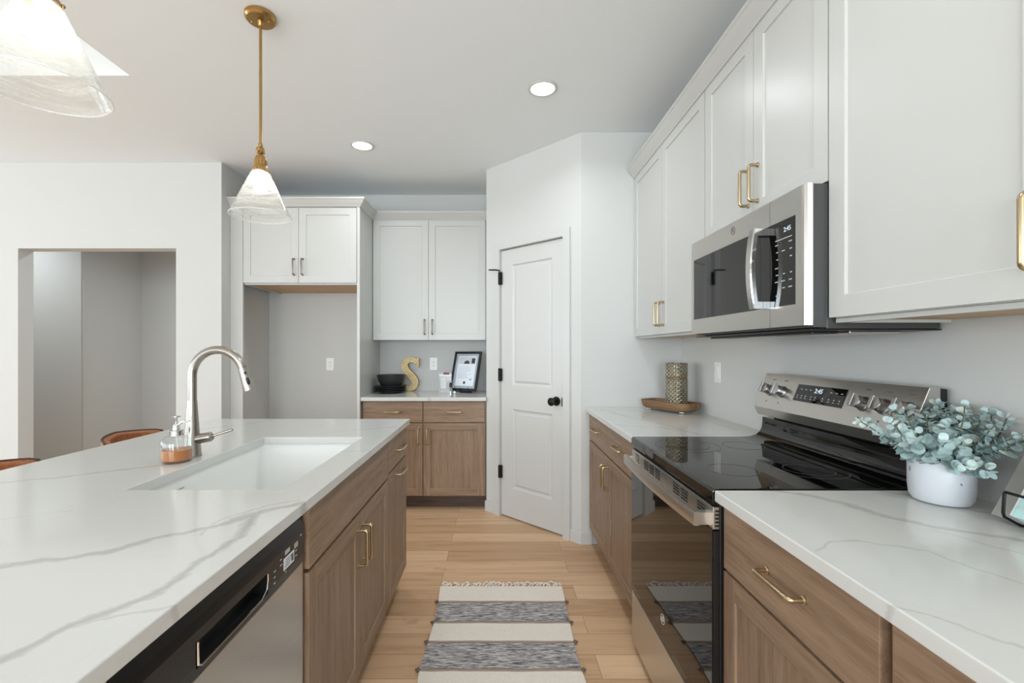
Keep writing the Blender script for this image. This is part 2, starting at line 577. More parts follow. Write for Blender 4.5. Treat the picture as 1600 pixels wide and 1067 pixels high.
def hammered():
    t = NT('hammered_gold')
    vo = t.add('ShaderNodeTexVoronoi'); vo.inputs['Scale'].default_value = 110
    t.link(t.coord('Object'), vo.inputs['Vector'])
    c = t.ramp(vo.outputs['Distance'], [(0, lin((206, 186, 140))), (.6, lin((174, 152, 108)))])
    t.link(c, t.p.inputs['Base Color']); t.set(Roughness=.4, Metallic=.55); t.bump(vo.outputs['Distance'], .5, .004)
    return t.m
M['hammered'] = hammered()
M['edge'] = plain('dark_letter_edge', (84, 72, 52), .5, .4)

def leaf_mat():
    t = NT('eucalyptus_leaf')
    oi = t.add('ShaderNodeAttribute'); oi.attribute_name = 'tint'
    c = t.ramp(oi.outputs['Fac'], [(0, lin((128, 150, 150))), (.4, lin((164, 188, 186))), (.75, lin((196, 214, 212))), (1, lin((214, 222, 200)))])
    t.link(c, t.p.inputs['Base Color']); t.set(Roughness=.6, Specular_IOR_Level=.3)
    return t.m
M['leaf'] = leaf_mat()
M['stem'] = plain('plant_stem', (96, 104, 88), .7)
def pot_mat():
    t = NT('speckled_white_ceramic')
    vo = t.add('ShaderNodeTexNoise'); vo.inputs['Scale'].default_value = 38; vo.inputs['Detail'].default_value = 2
    t.link(t.coord('Object'), vo.inputs['Vector'])
    c = t.ramp(vo.outputs[0], [(.262, lin((120, 122, 124))), (.285, lin((203, 206, 210)))])
    t.link(c, t.p.inputs['Base Color']); t.set(Roughness=.35)
    return t.m
M['pot'] = pot_mat()
M['soil'] = plain('dark_moss', (58, 66, 52), .9)
M['paper'] = plain('paper', (226, 232, 238), .6)
M['mat'] = plain('grey_mat_board', (166, 178, 188), .6)
M['photo_a'] = plain('printed_photo_light', (196, 198, 200), .5)
M['photo_b'] = plain('printed_photo_dark', (52, 56, 66), .5)
M['red'] = plain('maroon_label', (132, 62, 66), .5)
M['pinkprint'] = plain('pink_print', (216, 212, 214), .6)
def teal():
    t = NT('marbled_teal_cover')
    n = t.noise(t.coord('Object'), 14, 4, .6, 1)
    c = t.ramp(n.outputs[0], [(.3, lin((140, 196, 198))), (.55, lin((176, 214, 212))), (.8, lin((196, 212, 190)))])
    t.link(c, t.p.inputs['Base Color']); t.set(Roughness=.4)
    return t.m
M['teal'] = teal()
M['linen'] = plain('grey_linen_spine', (150, 148, 142), .85)
M['pearl'] = plain('white_bead', (245, 244, 240), .15)
M['darkvoid'] = plain('sink_drain_dark', (70, 70, 70), .4, .8)

# ---------------------------------------------------------------- the setting
CE = 2.743
b = B(); b.box(-6.7, 1.5, -4.7, 5.9, -.06, 0); struct('floor', b, M['floor'])
b = B()
RX, RY = -1.941, 2.457                     # corner of the raised great-room ceiling
b.box(-6.7, 1.5, RY, 5.9, CE, CE + .05); b.box(RX, 1.5, -4.7, RY, CE, CE + .05)
struct('ceiling', b, M['ceiling'])
b = B()
b.box(-6.7, RX - .0005, RY - .004, RY + .05, CE + .0005, 3.4); b.box(RX, RX + .05, -4.7, RY + .05, CE + .05, 3.4); b.box(-6.7, RX + .05, -4.7, RY + .05, 3.4, 3.45)
struct('ceiling_raised', b, M['raised'])
WR, WP = 1.235, 3.09                       # right wall, pantry front wall
b = B(); b.box(WR, WR + .15, -4.7, WP + .1, 0, CE); struct('wall_right', b, M['wall'])
PLX, PLY = -.0865, 3.7355
b = B(); b.box(.559, WR - .0005, WP, WP + .10, 0, CE - .0005); struct('wall_pantry', b, M['wall'])
BY = 4.339
b = B(); b.box(PLX, PLX + .10, PLY, BY - .0005, 0, CE - .0005); struct('wall_pantry_side', b, M['wall'])
b = B(); b.box(-2.13, .03, BY, BY + .12, 0, CE - .0005); struct('wall_back', b, M['wall'])
LY = 3.585                                # left wall with the cased opening
b = B()
b.box(-6.5, -3.702, LY, LY + .12, 0, CE - .0005); b.box(-2.481, -2.13, LY, LY + .12, 0, CE - .0005)
b.box(-3.702, -2.481, LY, LY + .12, 2.078, CE - .0005)
b.box(-2.25, -2.13, LY + .12, BY + .12, 0, CE - .0005)
struct('wall_left', b, M['wall'])
b = B()
b.box(-6.5, -4.35, 4.85, 4.95, 0, CE - .001); b.box(-4.45, -4.35, 4.95, 5.68, 0, CE - .001)
b.box(-4.5, -2.0, 5.68, 5.8, 0, CE - .001); b.box(-2.25, -2.13, BY + .12, 5.68, 0, CE - .001)
struct('wall_hallway', b, M['wall'])
# unseen outer walls of the great room, with window openings for the fill lamps
def pierced(b, axis, a0, a1, pos, thick, wins, z0, z1):
    t = a0
    for c, w in sorted(wins):
        seg = [(t, c - w / 2, 0, CE + .7)]
        seg += [(c - w / 2, c + w / 2, 0, z0), (c - w / 2, c + w / 2, z1, CE + .7)]
        for s0, s1, q0, q1 in seg:
            (b.box(s0, s1, pos - thick, pos, q0, q1) if axis == 'x' else b.box(pos - thick, pos, s0, s1, q0, q1))
        t = c + w / 2
    (b.box(t, a1, pos - thick, pos, 0, CE + .7) if axis == 'x' else b.box(pos - thick, pos, t, a1, 0, CE + .7))
b = B(); pierced(b, 'x', -6.5, WR - .001, -4.5, .15, BACK_WIN, .55, 2.35); struct('wall_rear', b, M['wall'])
b = B(); pierced(b, 'y', -4.5, 5.9, -6.5, .15, LEFT_WIN, .55, 2.35); struct('wall_far_left', b, M['wall'])
wi = 0
for cx, w in BACK_WIN:
    wi += 1
    b = B()
    x0, x1 = cx - w / 2, cx + w / 2
    for q in ((x0, x0 + .05, .55, 2.35), (x1 - .05, x1, .55, 2.35), (x0, x1, .55, .60), (x0, x1, 2.30, 2.35), (cx - .025, cx + .025, .55, 2.35)):
        b.box(q[0], q[1], -4.62, -4.55, q[2], q[3])
    o = struct('window_%d' % wi, b, M['trim'])
    b = B(); b.box(x0 + .04, x1 - .04, -4.59, -4.584, .59, 2.31); build('pane', b, M['pane'], o)
for cy, w in LEFT_WIN:
    wi += 1
    b = B()
    y0, y1 = cy - w / 2, cy + w / 2
    for q in ((y0, y0 + .05, .55, 2.35), (y1 - .05, y1, .55, 2.35), (y0, y1, .55, .60), (y0, y1, 2.30, 2.35), (cy - .025, cy + .025, .55, 2.35)):
        b.box(-6.62, -6.55, q[0], q[1], q[2], q[3])
    o = struct('window_%d' % wi, b, M['trim'])
    b = B(); b.box(-6.59, -6.584, y0 + .04, y1 - .04, .59, 2.31); build('pane', b, M['pane'], o)

# diagonal pantry wall with its door (local x runs left to right along the wall, y into the pantry)
DL = math.hypot(.559 - PLX, WP - PLY)
drot = math.atan2(WP - PLY, .559 - PLX)
dmat = Matrix.Translation((PLX, PLY, 0)) @ Matrix.Rotation(drot, 4, 'Z')
D0, D1, DZ = .160, .766, 2.068
b = B(); b.M = dmat
b.box(0, D0 - .012, 0, .10, 0, CE - .0005); b.box(D1 + .012, DL, 0, .10, 0, CE - .0005); b.box(D0 - .012, D1 + .012, 0, .10, DZ + .012, CE - .0005)
struct('wall_diagonal', b, M['wall'])
dr = bpy.data.objects.new('door_1', None); col.objects.link(dr); dr.matrix_world = dmat
tag(dr, 'white two panel pantry door with black knob in the diagonal wall', 'door', kind='structure')
b = B(); b.M = dmat
for q in ((D0 - .072, D0 - .004, 0, DZ + .006), (D1 + .004, D1 + .062, 0, DZ + .006), (D0 - .072, D1 + .062, DZ + .006, DZ + .062)):
    b.box(q[0], q[1], -.014, 0, q[2], q[3])
for q in ((D0 - .012, D0 - .003, 0, DZ + .012), (D1 + .003, D1 + .012, 0, DZ + .012), (D0 - .012, D1 + .012, DZ + .004, DZ + .012)):
    b.box(q[0], q[1], 0, .10, q[2], q[3])
struct('trim_1', b, M['trim'], bevel=.003)

def panel_door(x0, x1, z0, z1, yf, th, panels):
    """door slab with moulded recessed panels; front at y=yf"""
    b = B()
    xs = [x0, panels[0][0], panels[0][1], x1]
    zs = [z0] + [z for p in panels for z in (p[2], p[3])] + [z1]
    for i in range(3):
        for j in range(len(zs) - 1):
            if i == 1 and j % 2 == 1: continue
            b.f([b.v((xs[i], yf, zs[j])), b.v((xs[i + 1], yf, zs[j])), b.v((xs[i + 1], yf, zs[j + 1])), b.v((xs[i], yf, zs[j + 1]))])
    for px0, px1, pz0, pz1 in panels:
        prev = None
        for ins, dep in ((0, 0), (.010, .010), (.020, .011), (.036, .003), (None, None)):
            if ins is None:
                b.f(prev); break
            cur = [b.v((px0 + ins, yf + dep, pz0 + ins)), b.v((px1 - ins, yf + dep, pz0 + ins)), b.v((px1 - ins, yf + dep, pz1 - ins)), b.v((px0 + ins, yf + dep, pz1 - ins))]
            if prev:
                for k in range(4): b.f([prev[k], prev[(k + 1) % 4], cur[(k + 1) % 4], cur[k]])
            prev = cur
    # sides and back
    y1 = yf + th
    fr = [(x0, z0), (x1, z0), (x1, z1), (x0, z1)]
    for k in range(4):
        (ax, az), (cx_, cz) = fr[k], fr[(k + 1) % 4]
        b.f([b.v((ax, yf, az)), b.v((ax, y1, az)), b.v((cx_, y1, cz)), b.v((cx_, yf, cz))])
    b.f([b.v((x, y1, z)) for x, z in fr])
    return b
b = panel_door(D0, D1, .014, DZ - .004, .008, .035, [(.276, .663, .235, .841), (.276, .663, 1.023, 1.945)])
o = build('slab', b, M['trim'], dr, recalc=True)
kx, kz = D1 - .062, .935
b = B(); b.lathe([(.032, .006), (.033, 0), (.030, -.006), (.013, -.010), (.012, -.034), (.022, -.040), (.0285, -.050), (.0285, -.060), (.020, -.068), (.006, -.070)], (kx, 0, kz), 28, axis='y')
o = build('door_knob', b, M['blackmetal'], dr); o['label'] = 'round black knob'
b = B(); b.box(D1 - .003, D1 + .003, -.016, .01, kz - .03, kz + .03); build('strike_plate', b, M['blackmetal'], dr)
for hz in (.347, 1.10, 1.85):
    b = B(); b.lathe([(.0055, hz - .052), (.0065, hz - .050), (.0065, hz + .050), (.0055, hz + .052)], (D0 - .003, -.008, 0), 12)
    b.box(D0 - .012, D0 + .014, -.0155, .006, hz - .048, hz + .048)
    o = build('hinge', b, M['blackmetal'], dr)
    if hz > 1.8:
        q = B(); q.tube([(D0 - .003, -.008, hz + .05), (D0 - .003, -.012, hz + .062), (D0 - .02, -.035, hz + .066), (D0 - .045, -.07, hz + .064)], .006, 8)
        q.lathe([(.009, -.004), (.009, .004)], (D0 - .048, -.073, hz + .064), 12)
        build('door_stop', q, M['blackmetal'], o)
# baseboards
bbh, bbt = .085, .014
b = B(); b.box(.553, .632, WP - bbt, WP, 0, bbh); struct('baseboard_pantry', b, M['trim'], bevel=.004)
b = B(); b.M = dmat; b.box(-.006, D0 - .074, -bbt, 0, 0, bbh); b.box(D1 + .064, DL + .006, -bbt, 0, 0, bbh)
struct('baseboard_diagonal', b, M['trim'], bevel=.004)
b = B(); b.box(-6.49, -3.702, LY - bbt, LY, 0, bbh); b.box(-2.481, -2.13, LY - bbt, LY, 0, bbh); struct('baseboard_left', b, M['trim'], bevel=.004)
b = B(); b.box(-2.13, -1.12, BY - bbt, BY, 0, bbh); struct('baseboard_back', b, M['trim'], bevel=.004)
b = B(); b.box(-6.49, -4.35, 4.85 - bbt, 4.85, 0, bbh); b.box(-4.33, -2.26, 5.68 - bbt, 5.68, 0, bbh); struct('baseboard_hallway', b, M['trim'], bevel=.004)
b = B(); b.box(-4.3495, -4.336, 4.86, 4.905, .001, 2.045); struct('trim_2', b, M['trim'], bevel=.003)

# ---------------------------------------------------------------- cabinets
def shaker(x0, x1, z0, z1, fr=.057, yf=-.02, th=.02, rec=.0065):
    b = B()
    xi = [x0, x0 + fr, x1 - fr, x1]; zi = [z0, z0 + fr, z1 - fr, z1]
    for i in range(3):
        for j in range(3):
            if i == 1 and j == 1: continue
            b.f([b.v((xi[i], yf, zi[j])), b.v((xi[i + 1], yf, zi[j])), b.v((xi[i + 1], yf, zi[j + 1])), b.v((xi[i], yf, zi[j + 1]))], 1 if i == 1 else 0)
    rect = lambda ins, y: [b.v((xi[1] + ins, y, zi[1] + ins)), b.v((xi[2] - ins, y, zi[1] + ins)), b.v((xi[2] - ins, y, zi[2] - ins)), b.v((xi[1] + ins, y, zi[2] - ins))]
    A, C = rect(0, yf), rect(.001, yf + rec)
    for k in range(4): b.f([A[k], A[(k + 1) % 4], C[(k + 1) % 4], C[k]])
    b.f(C)
    fr4 = [(x0, z0), (x1, z0), (x1, z1), (x0, z1)]
    y1 = yf + th
    for k in range(4):
        (ax, az), (cx_, cz) = fr4[k], fr4[(k + 1) % 4]
        if k % 2 == 1 or True:
            zz = [az] ; 
        pts = [(ax, az), (cx_, cz)]
        b.f([b.v((ax, yf, az)), b.v((ax, y1, az)), b.v((cx_, y1, cz)), b.v((cx_, yf, cz))])
    b.f([b.v((x, y1, z)) for x, z in fr4])
    return b

def pull(parent, x, z, L=.137, vertical=True, y=-.02, out=.033, r=.0057, mat='brass'):
    """bar pull with softly bent ends, centred on (x, z), mounted on the face y"""
    h = L / 2 - r; k = .010
    pts = [(-h, 0), (-h, out - k)]
    for i in range(1, 5):
        a = i / 4 * PI / 2
        pts.append((-h + k - k * math.cos(a), out - k + k * math.sin(a)))
    pts = pts + [(-p, q) for p, q in pts[::-1]]
    path = [((x, y - q, z + p) if vertical else (x + p, y - q, z)) for p, q in pts]
    b = B(); b.tube(path, r, 12)
    for s in (-1, 1):
        c = (x, y, z + s * h) if vertical else (x + s * h, y, z)
        b.lathe([(.0085, 0), (.0085, -.003), (.0065, -.005)], c, 12, axis='y')
    o = build('handle', b, M[mat], parent)
    o['label'] = 'brass bar pull' if mat == 'brass' else 'grey bronze bar pull'
    return o

def cabinet(name, label, cat, loc, rotz, w, d, z0, z1, fronts, white, group=None, toe=False, maple=False, inset=.0015, open_sides=None):
    """local frame: x along the front, y = 0 on the carcass front running into the depth; doors stand 2 cm proud"""
    t = thing(name, label, cat, (loc[0], loc[1], 0 if toe else z0), rotz, group)
    zo = 0 if toe else z0
    mv, mh = (M['white'], M['white']) if white else (M['wood_v'], M['wood_h'])
    b = B()
    b.box(inset, w - inset, 0, d, z0 - zo, z1 - zo)
    build('body', b, mv, t, bevel=.0008)
    if toe:
        b = B(); b.box(.002, w - .002, .075, .09, 0.001, z0 - .0005); build('toe_kick', b, M['toe'], t)
    if maple:
        b = B()
        b.box(.02, w - .02, .004, d - .004, -.004, -.0008)
        build('underside', b, M['maple'], t)['label'] = 'unpainted maple underside'
        b = B()
        b.box(.0015, w - .0015, .0, .018, -.012, -.0008)
        b.box(.0015, .018, .018, d, -.012, -.0008); b.box(w - .018, w - .0015, .018, d, -.012, -.0008)
        build('bottom_rail', b, mv, t)
    for f in fronts:
        typ, x0, x1, q0, q1 = f[:5]
        q0 -= zo; q1 -= zo
        if typ == 'door':
            o = build('door', shaker(x0, x1, q0, q1), [mv, mh], t, bevel=.0012)
        else:
            b = B(); b.box(x0, x1, -.02, 0, q0, q1)
            o = build('drawer' if typ == 'drawer' else 'false_front', b, mh, t, bevel=.0012)
        for h in f[5:]:
            pull(o, h[0], h[1] - zo, .137, h[2] == 'v', mat=h[3] if len(h) > 3 else 'brass')
    return t

G = .002
SB = 1.3796                                # underside of wall cabinets
ST = 2.438
XU = .932                                  # carcass front of the right wall cabinets (door faces at .912)
UD = WR - XU - .001
RM = -PI / 2                               # facing -X : local x runs from far to near
def upper(label, y_far, y_near, z0, split, hz, maple=True, fz1=ST):
    w = y_far - y_near; s = y_far - split
    return cabinet('wall_cabinet', label, 'wall cabinet', (XU, y_far), RM, w, UD, z0, 2.455, [
        ('door', .003, s - .0015, z0 + .002, fz1, (s - .030, hz, 'v')),
        ('door', s + .0015, w - .003, z0 + .002, fz1, (s + .030, hz, 'v'))], True,
        'white wall cabinets along the right wall', maple=maple)
upper('white two door wall cabinet in the corner beyond the microwave', WP - .002, 2.039, SB, 2.571, 1.493)
upper('short white two door cabinet directly above the microwave', 2.0385, 1.2785, 1.758, 1.652, 1.877, maple=False)
upper('tall white wall cabinet nearest the camera, right of the microwave', 1.278, .222, SB, .748, 1.493)

def crown(b, pts):
    """sweep crown profile along plan polyline; 'out' normals are to the right of travel"""
    prof = [(.0, 2.432), (.004, 2.432), (.010, 2.440), (.030, 2.462), (.044, 2.480), (.050, 2.484), (.050, 2.497), (.0, 2.497)]
    n = len(pts)
    P = [Vector((p[0], p[1])) for p in pts]
    rings = []
    for i in range(n):
        dirs = []
        if i > 0: dirs.append((P[i] - P[i - 1]).normalized())
        if i < n - 1: dirs.append((P[i + 1] - P[i]).normalized())
        nr = [Vector((d.y, -d.x)) for d in dirs]
        if len(nr) == 2:
            mm = (nr[0] + nr[1]); mm = mm / mm.dot(nr[0])
        else: mm = nr[0]
        rings.append([b.v((P[i].x + mm.x * o, P[i].y + mm.y * o, z)) for o, z in prof])
    for A, C in zip(rings, rings[1:]):
        for k in range(len(prof)):
            b.f([A[k], A[(k + 1) % len(prof)], C[(k + 1) % len(prof)], C[k]])
    b.f(rings[0][::-1]); b.f(rings[-1])
cl = (.911, 1.6, 2.432)
b = B(off=cl); crown(b, [(.911, .222), (.911, WP - .003)][::-1])
# travel from far to near has its right-hand side towards -X
o = build('crown_moulding', b, M['white'], loc=cl)
tag(o, 'white crown moulding running along the top of the right wall cabinets', 'moulding')

# right base cabinets
XB = .631
BD = WR - XB - .001
ZK, ZT = .114, .8835
zdr, zd1 = .707, .699
def base_right(label, y_far, y_near, fronts):
    return cabinet('base_cabinet', label, 'base cabinet', (XB, y_far), RM, y_far - y_near, BD, ZK, ZT, fronts, False, 'brown base cabinets along the right wall', toe=True)
w = WP - .016 - 2.028; s = WP - .016 - 2.577
base_right('brown oak base cabinet with two drawers between range and pantry wall', WP - .016, 2.028, [
    ('drawer', .003, s - .0015, zdr, .875, (s / 2, .80, 'h')), ('drawer', s + .0015, w - .003, zdr, .875, ((s + w) / 2, .80, 'h')),
    ('door', .003, s - .0015, .119, zd1, (s - .030, .585, 'v')), ('door', s + .0015, w - .003, .119, zd1, (s + .030, .585, 'v'))])
w = 1.252 - .730
base_right('brown oak base cabinet under the plant, nearest the range', 1.252, .730, [
    ('drawer', -.002 + .003, w - .012, zdr, .875, (w / 2 + .005, .795, 'h')),
    ('door', .001, w - .012, .119, zd1, (w - .05, .59, 'v'))])
w = .7295 - .20
base_right('brown oak base cabinet in the lower right corner of the picture', .7295, .20, [
    ('drawer', .012, w - .003, zdr, .875, (w / 2, .795, 'h')), ('door', .012, w - .003, .119, zd1, (.05, .59, 'v'))])

# back wall: base cabinet, wall cabinet, refrigerator surround
YB = 3.7554
bx0, bx1 = -1.086, PLX - .002
w = bx1 - bx0; s = -.597 - bx0
cabinet('base_cabinet', 'brown oak base cabinet on the back wall under the black bowls', 'base cabinet', (bx0, YB), 0, w, BY - YB - .001, ZK, ZT, [
    ('drawer', .003, s - .004, .712, .873, (s / 2, .795, 'h')), ('drawer', s + .004, w - .012, .712, .873, ((s + w) / 2, .795, 'h')),
    ('door', .003, s - .004, .119, .703, (s - .035, .60, 'v')), ('door', s + .004, w - .012, .119, .703, (s + .035, .60, 'v'))], False, toe=True)
YU = 4.0944
ux0, ux1 = -1.092, PLX - .002
w = ux1 - ux0; s = -.603 - ux0
cabinet('wall_cabinet', 'white two door wall cabinet above the gold letter on the back wall', 'wall cabinet', (ux0, YU), 0, w, BY - YU - .001, SB, 2.455, [
    ('door', .003, s - .0015, SB + .002, ST, (s - .034, SB + .115, 'v', 'bronze')), ('door', s + .0015, w - .016, SB + .002, ST, (s + .034, SB + .115, 'v', 'bronze'))], True, maple=False)
YF = 3.70
fx0, fx1 = -2.028, -1.118
w = fx1 - fx0; s = -1.584 - fx0
cabinet('wall_cabinet', 'white two door cabinet over the empty refrigerator alcove', 'wall cabinet', (fx0, YF + .02), 0, w, BY - YF - .022, 1.827, 2.455, [
    ('door', .0025, s - .0015, 1.829, 2.428, (s - .034, 1.955, 'v', 'bronze')), ('door', s + .0015, w - .004, 1.829, 2.428, (s + .034, 1.955, 'v', 'bronze'))], True, maple=True)
b = B(off=(-1.105, 4.0, 0)); b.box(-1.117, -1.094, YF - .004, BY - .001, .001, 2.455)
tag(build('end_panel', b, M['white'], loc=(-1.105, 4.0, 0), bevel=.001), 'tall white side panel closing the refrigerator alcove on the right', 'panel')
b = B(off=(-2.08, YF, 0)); b.box(-2.1285, -2.029, YF, YF + .02, .001, 2.455)
tag(build('filler_strip', b, M['white'], loc=(-2.08, YF, 0), bevel=.001), 'tall white filler strip closing the refrigerator alcove on the left', 'panel')
cl = (-1.5, YF, 2.432)
b = B(off=cl); crown(b, [(-2.1285, YF - .0045), (-1.0935, YF - .0045), (-1.0935, YU - .021), (PLX - .002, YU - .021)])
tag(build('crown_moulding', b, M['white'], loc=cl), 'white crown moulding stepping along the top of the back wall cabinets', 'moulding')

# island cabinets, facing +X: local x runs from near to far
XI = -.517
RI = PI / 2
IY1 = 2.540
def base_island(label, y0, y1, fronts):
    return cabinet('base_cabinet', label, 'base cabinet', (XI, y0), RI, y1 - y0, .60, ZK, ZT, fronts, False, 'brown base cabinets of the island', toe=True)
w = 2.116 - 1.224; s = 1.688 - 1.224
ic = cabinet('base_cabinet', 'brown oak sink cabinet of the island with two tall doors', 'base cabinet', (XI, 1.224), RI, w, .60, ZK, ZT - .26, [
    ('false', .003, w - .0015, .713, .875),
    ('door', .003, s - .0015, .119, zd1 + .003, (s - .030, .585, 'v')), ('door', s + .0015, w - .0015, .119, zd1 + .003, (s + .030, .585, 'v'))], False, 'brown base cabinets of the island', toe=True)
b = B(); b.box(.0015, w - .0015, 0, .02, ZT - .26, ZT); b.box(.0015, .02, .02, .60, ZT - .26, ZT); b.box(w - .02, w - .0015, .02, .60, ZT - .26, ZT)
build('face_frame', b, M['wood_v'], ic)
w = IY1 - 2.1165
base_island('narrow brown oak pull-out cabinet at the far end of the island', 2.1165, IY1, [
    ('drawer', .0025, w - .002, .727, .875, (w / 2, .805, 'h')),
    ('door', .0025, w - .002, .119, .719, (w / 2, .685, 'h'))])
w = .594 - .02
base_island('brown oak base cabinet of the island before the dishwasher', .02, .594, [
    ('drawer', .003, w - .003, zdr, .875), ('door', .003, w - .003, .119, zd1)])
b = B(off=(-1.14, 1.28, 0)); b.box(-1.15, -1.1305, .02, IY1, .001, ZT)
tag(build('island_back_panel', b, M['wood_v'], loc=(-1.14, 1.28, 0), bevel=.001), 'brown oak back panel of the island facing the stools', 'panel')

# ---------------------------------------------------------------- worktops
def slab(b, x0, x1, y0, y1, z0, z1, hole=None):
    if not hole:
        b.box(x0, x1, y0, y1, z0, z1); return
    hx0, hx1, hy0, hy1 = hole
    xs, ys = [x0, hx0, hx1, x1], [y0, hy0, hy1, y1]
    V = {}
    for k, z in enumerate((z0, z1)):
        for i in range(4):
            for j in range(4): V[i, j, k] = b.v((xs[i], ys[j], z))
    for i in range(3):
        for j in range(3):
            if i == 1 and j == 1: continue
            for k in (0, 1): b.f([V[i, j, k], V[i + 1, j, k], V[i + 1, j + 1, k], V[i, j + 1, k]])
    for i in range(3):
        for j in (0, 3): b.f([V[i, j, 0], V[i + 1, j, 0], V[i + 1, j, 1], V[i, j, 1]])
        for i2 in (0, 3): b.f([V[i2, i, 0], V[i2, i + 1, 0], V[i2, i + 1, 1], V[i2, i, 1]])
    for (p, q) in (((1, 1), (2, 1)), ((2, 1), (2, 2)), ((2, 2), (1, 2)), ((1, 2), (1, 1))):
        b.f([V[p[0], p[1], 0], V[q[0], q[1], 0], V[q[0], q[1], 1], V[p[0], p[1], 1]])
CT0, CT1 = .884, .914
HX0, HX1, HY0, HY1 = -1.012, -.585, 1.259, 2.016
b = B(); slab(b, -1.565, -.4804, .0, 2.555, CT0, CT1, (HX0, HX1, HY0, HY1))
tag(build('countertop', b, M['quartz_island'], bevel=.003, seg=3), 'white veined quartz countertop of the island with sink cutout', 'countertop')
b = B(); b.box(.587, WR - .001, 2.0255, WP - .001, CT0, CT1)
tag(build('countertop', b, M['quartz_far'], bevel=.003, seg=3), 'white veined quartz countertop in the corner beyond the range', 'countertop')
b = B(); b.box(.587, WR - .001, .0, 1.2535, CT0, CT1)
tag(build('countertop', b, M['quartz_near'], bevel=.003, seg=3), 'white veined quartz countertop under the plant, nearest the camera', 'countertop')
b = B(); b.box(-1.0925, PLX - .001, 3.7055, BY - .001, CT0, CT1)
tag(build('countertop', b, M['quartz_back'], bevel=.003, seg=3), 'white quartz countertop of the back wall under the bowls and frame', 'countertop')

# ---------------------------------------------------------------- sink and tap
so = ((HX0 + HX1) / 2, (HY0 + HY1) / 2, CT0 - .23)
st = thing('sink', 'white rectangular undermount sink set in the island', 'sink', so)
b = B(off=so)
sx0, sx1, sy0, sy1 = HX0 - .012, HX1 + .012, HY0 - .012, HY1 + .012
def rrect(x0, x1, y0, y1, r, n=5):
    out = []
    for cx, cy, a in ((x1 - r, y1 - r, 0), (x0 + r, y1 - r, PI / 2), (x0 + r, y0 + r, PI), (x1 - r, y0 + r, 1.5 * PI)):
        for i in range(n + 1):
            t = a + i / n * PI / 2
            out.append((cx + r * math.cos(t), cy + r * math.sin(t)))
    return out
lv = [(-.012, .883, .03), (0, .883, .03), (.003, .82, .035), (.006, .70, .04), (.018, .668, .05), (.05, .660, .05)]
rings = []
for ins, z, r in lv:
    rings.append([b.v((x, y, z)) for x, y in rrect(sx0 + ins, sx1 - ins, sy0 + ins, sy1 - ins, r)])
for A, C in zip(rings, rings[1:]):
    n = len(A)
    for k in range(n): b.f([A[k], A[(k + 1) % n], C[(k + 1) % n], C[k]], 0, True)
b.f(rings[-1])
out = [b.v((x, y, z)) for z in (.883,) for x, y in rrect(sx0 - .012, sx1 + .012, sy0 - .012, sy1 + .012, .03)]
low = [b.v((x, y, .65)) for x, y in rrect(sx0 - .012, sx1 + .012, sy0 - .012, sy1 + .012, .03)]
n = len(out)
for k in range(n):
    b.f([out[k], out[(k + 1) % n], low[(k + 1) % n], low[k]])
b.f(low)
build('basin', b, M['sink'], st, recalc=False)
b = B(off=so); b.lathe([(.045, .6606), (.045, .663), (.036, .664), (.034, .661)], ((HX0 + HX1) / 2, (HY0 + HY1) / 2, 0), 28)
build('drain', b, M['nickel'], st)
text('maker_mark', 'ELNHART', .008, M['slotgrey'], st, (sx0 + .0035 - so[0], 1.497 - so[1], .845 - so[2]), (PI / 2, 0, PI / 2), .0002)

fo = (-1.088, 1.655, CT1)
ft = thing('faucet', 'brushed nickel gooseneck faucet standing behind the island sink', 'faucet', fo)
b = B(); b.lathe([(.0295, 0), (.0300, .002), (.0292, .006), (.0255, .05), (.0205, .12), (.0165, .185), (.0155, .20)], (0, 0, 0), 28)
build('base', b, M['nickel'], ft)
path = [(0, 0, .198), (0, 0, .25), (0, 0, .29)]
ac, ar = (.092, 0, .287), .092
path += arc(ac, ar, PI, R(18), 22)[1:]
b = B(); b.tube(path, .0148, 16); build('spout', b, M['nickel'], ft)
e = Vector(path[-1]); dd = Vector((math.sin(R(18)) * 1, 0, -math.cos(R(18))))
b = B(); hd = [e + dd * q for q in (0.001, .02, .085, .088)]
b.tube(hd, [.0155, .0162, .0205, .017], 20)
sp = build('spray_head', b, M['nickel'], ft)
b = B()
nrm = Vector((math.cos(R(18)), 0, math.sin(R(18))))
side = Vector((.75, -.66, 0)); 
for q, rr, ln in ((.022, .0045, .006), (.052, .0055, .026)):
    c = e + dd * q
    off = (nrm * .62 + Vector((0, -.78, 0))).normalized()
    b.tube([c + off * (.0158 + q * .03) - dd * ln / 2 * .9, c + off * (.0172 + q * .03) - dd * ln / 3, c + off * (.0172 + q * .05) + dd * ln / 3, c + off * (.0165 + q * .05) + dd * ln / 2], [rr * .5, rr, rr, rr * .5], 10)
build('spray_button', b, M['black'], sp)
b = B(); hp = [Vector((.010, 0, .060)), Vector((.04, .003, .065)), Vector((.064, .006, .069)), Vector((.069, .007, .0705))]
b.tube(hp, [.0175, .0178, .0170, .012], 20)
b.tube([(.066, .006, .070), (.10, .012, .081), (.134, .017, .092)], [.0048, .0048, .0052], 10)
build('handle', b, M['nickel'], ft)

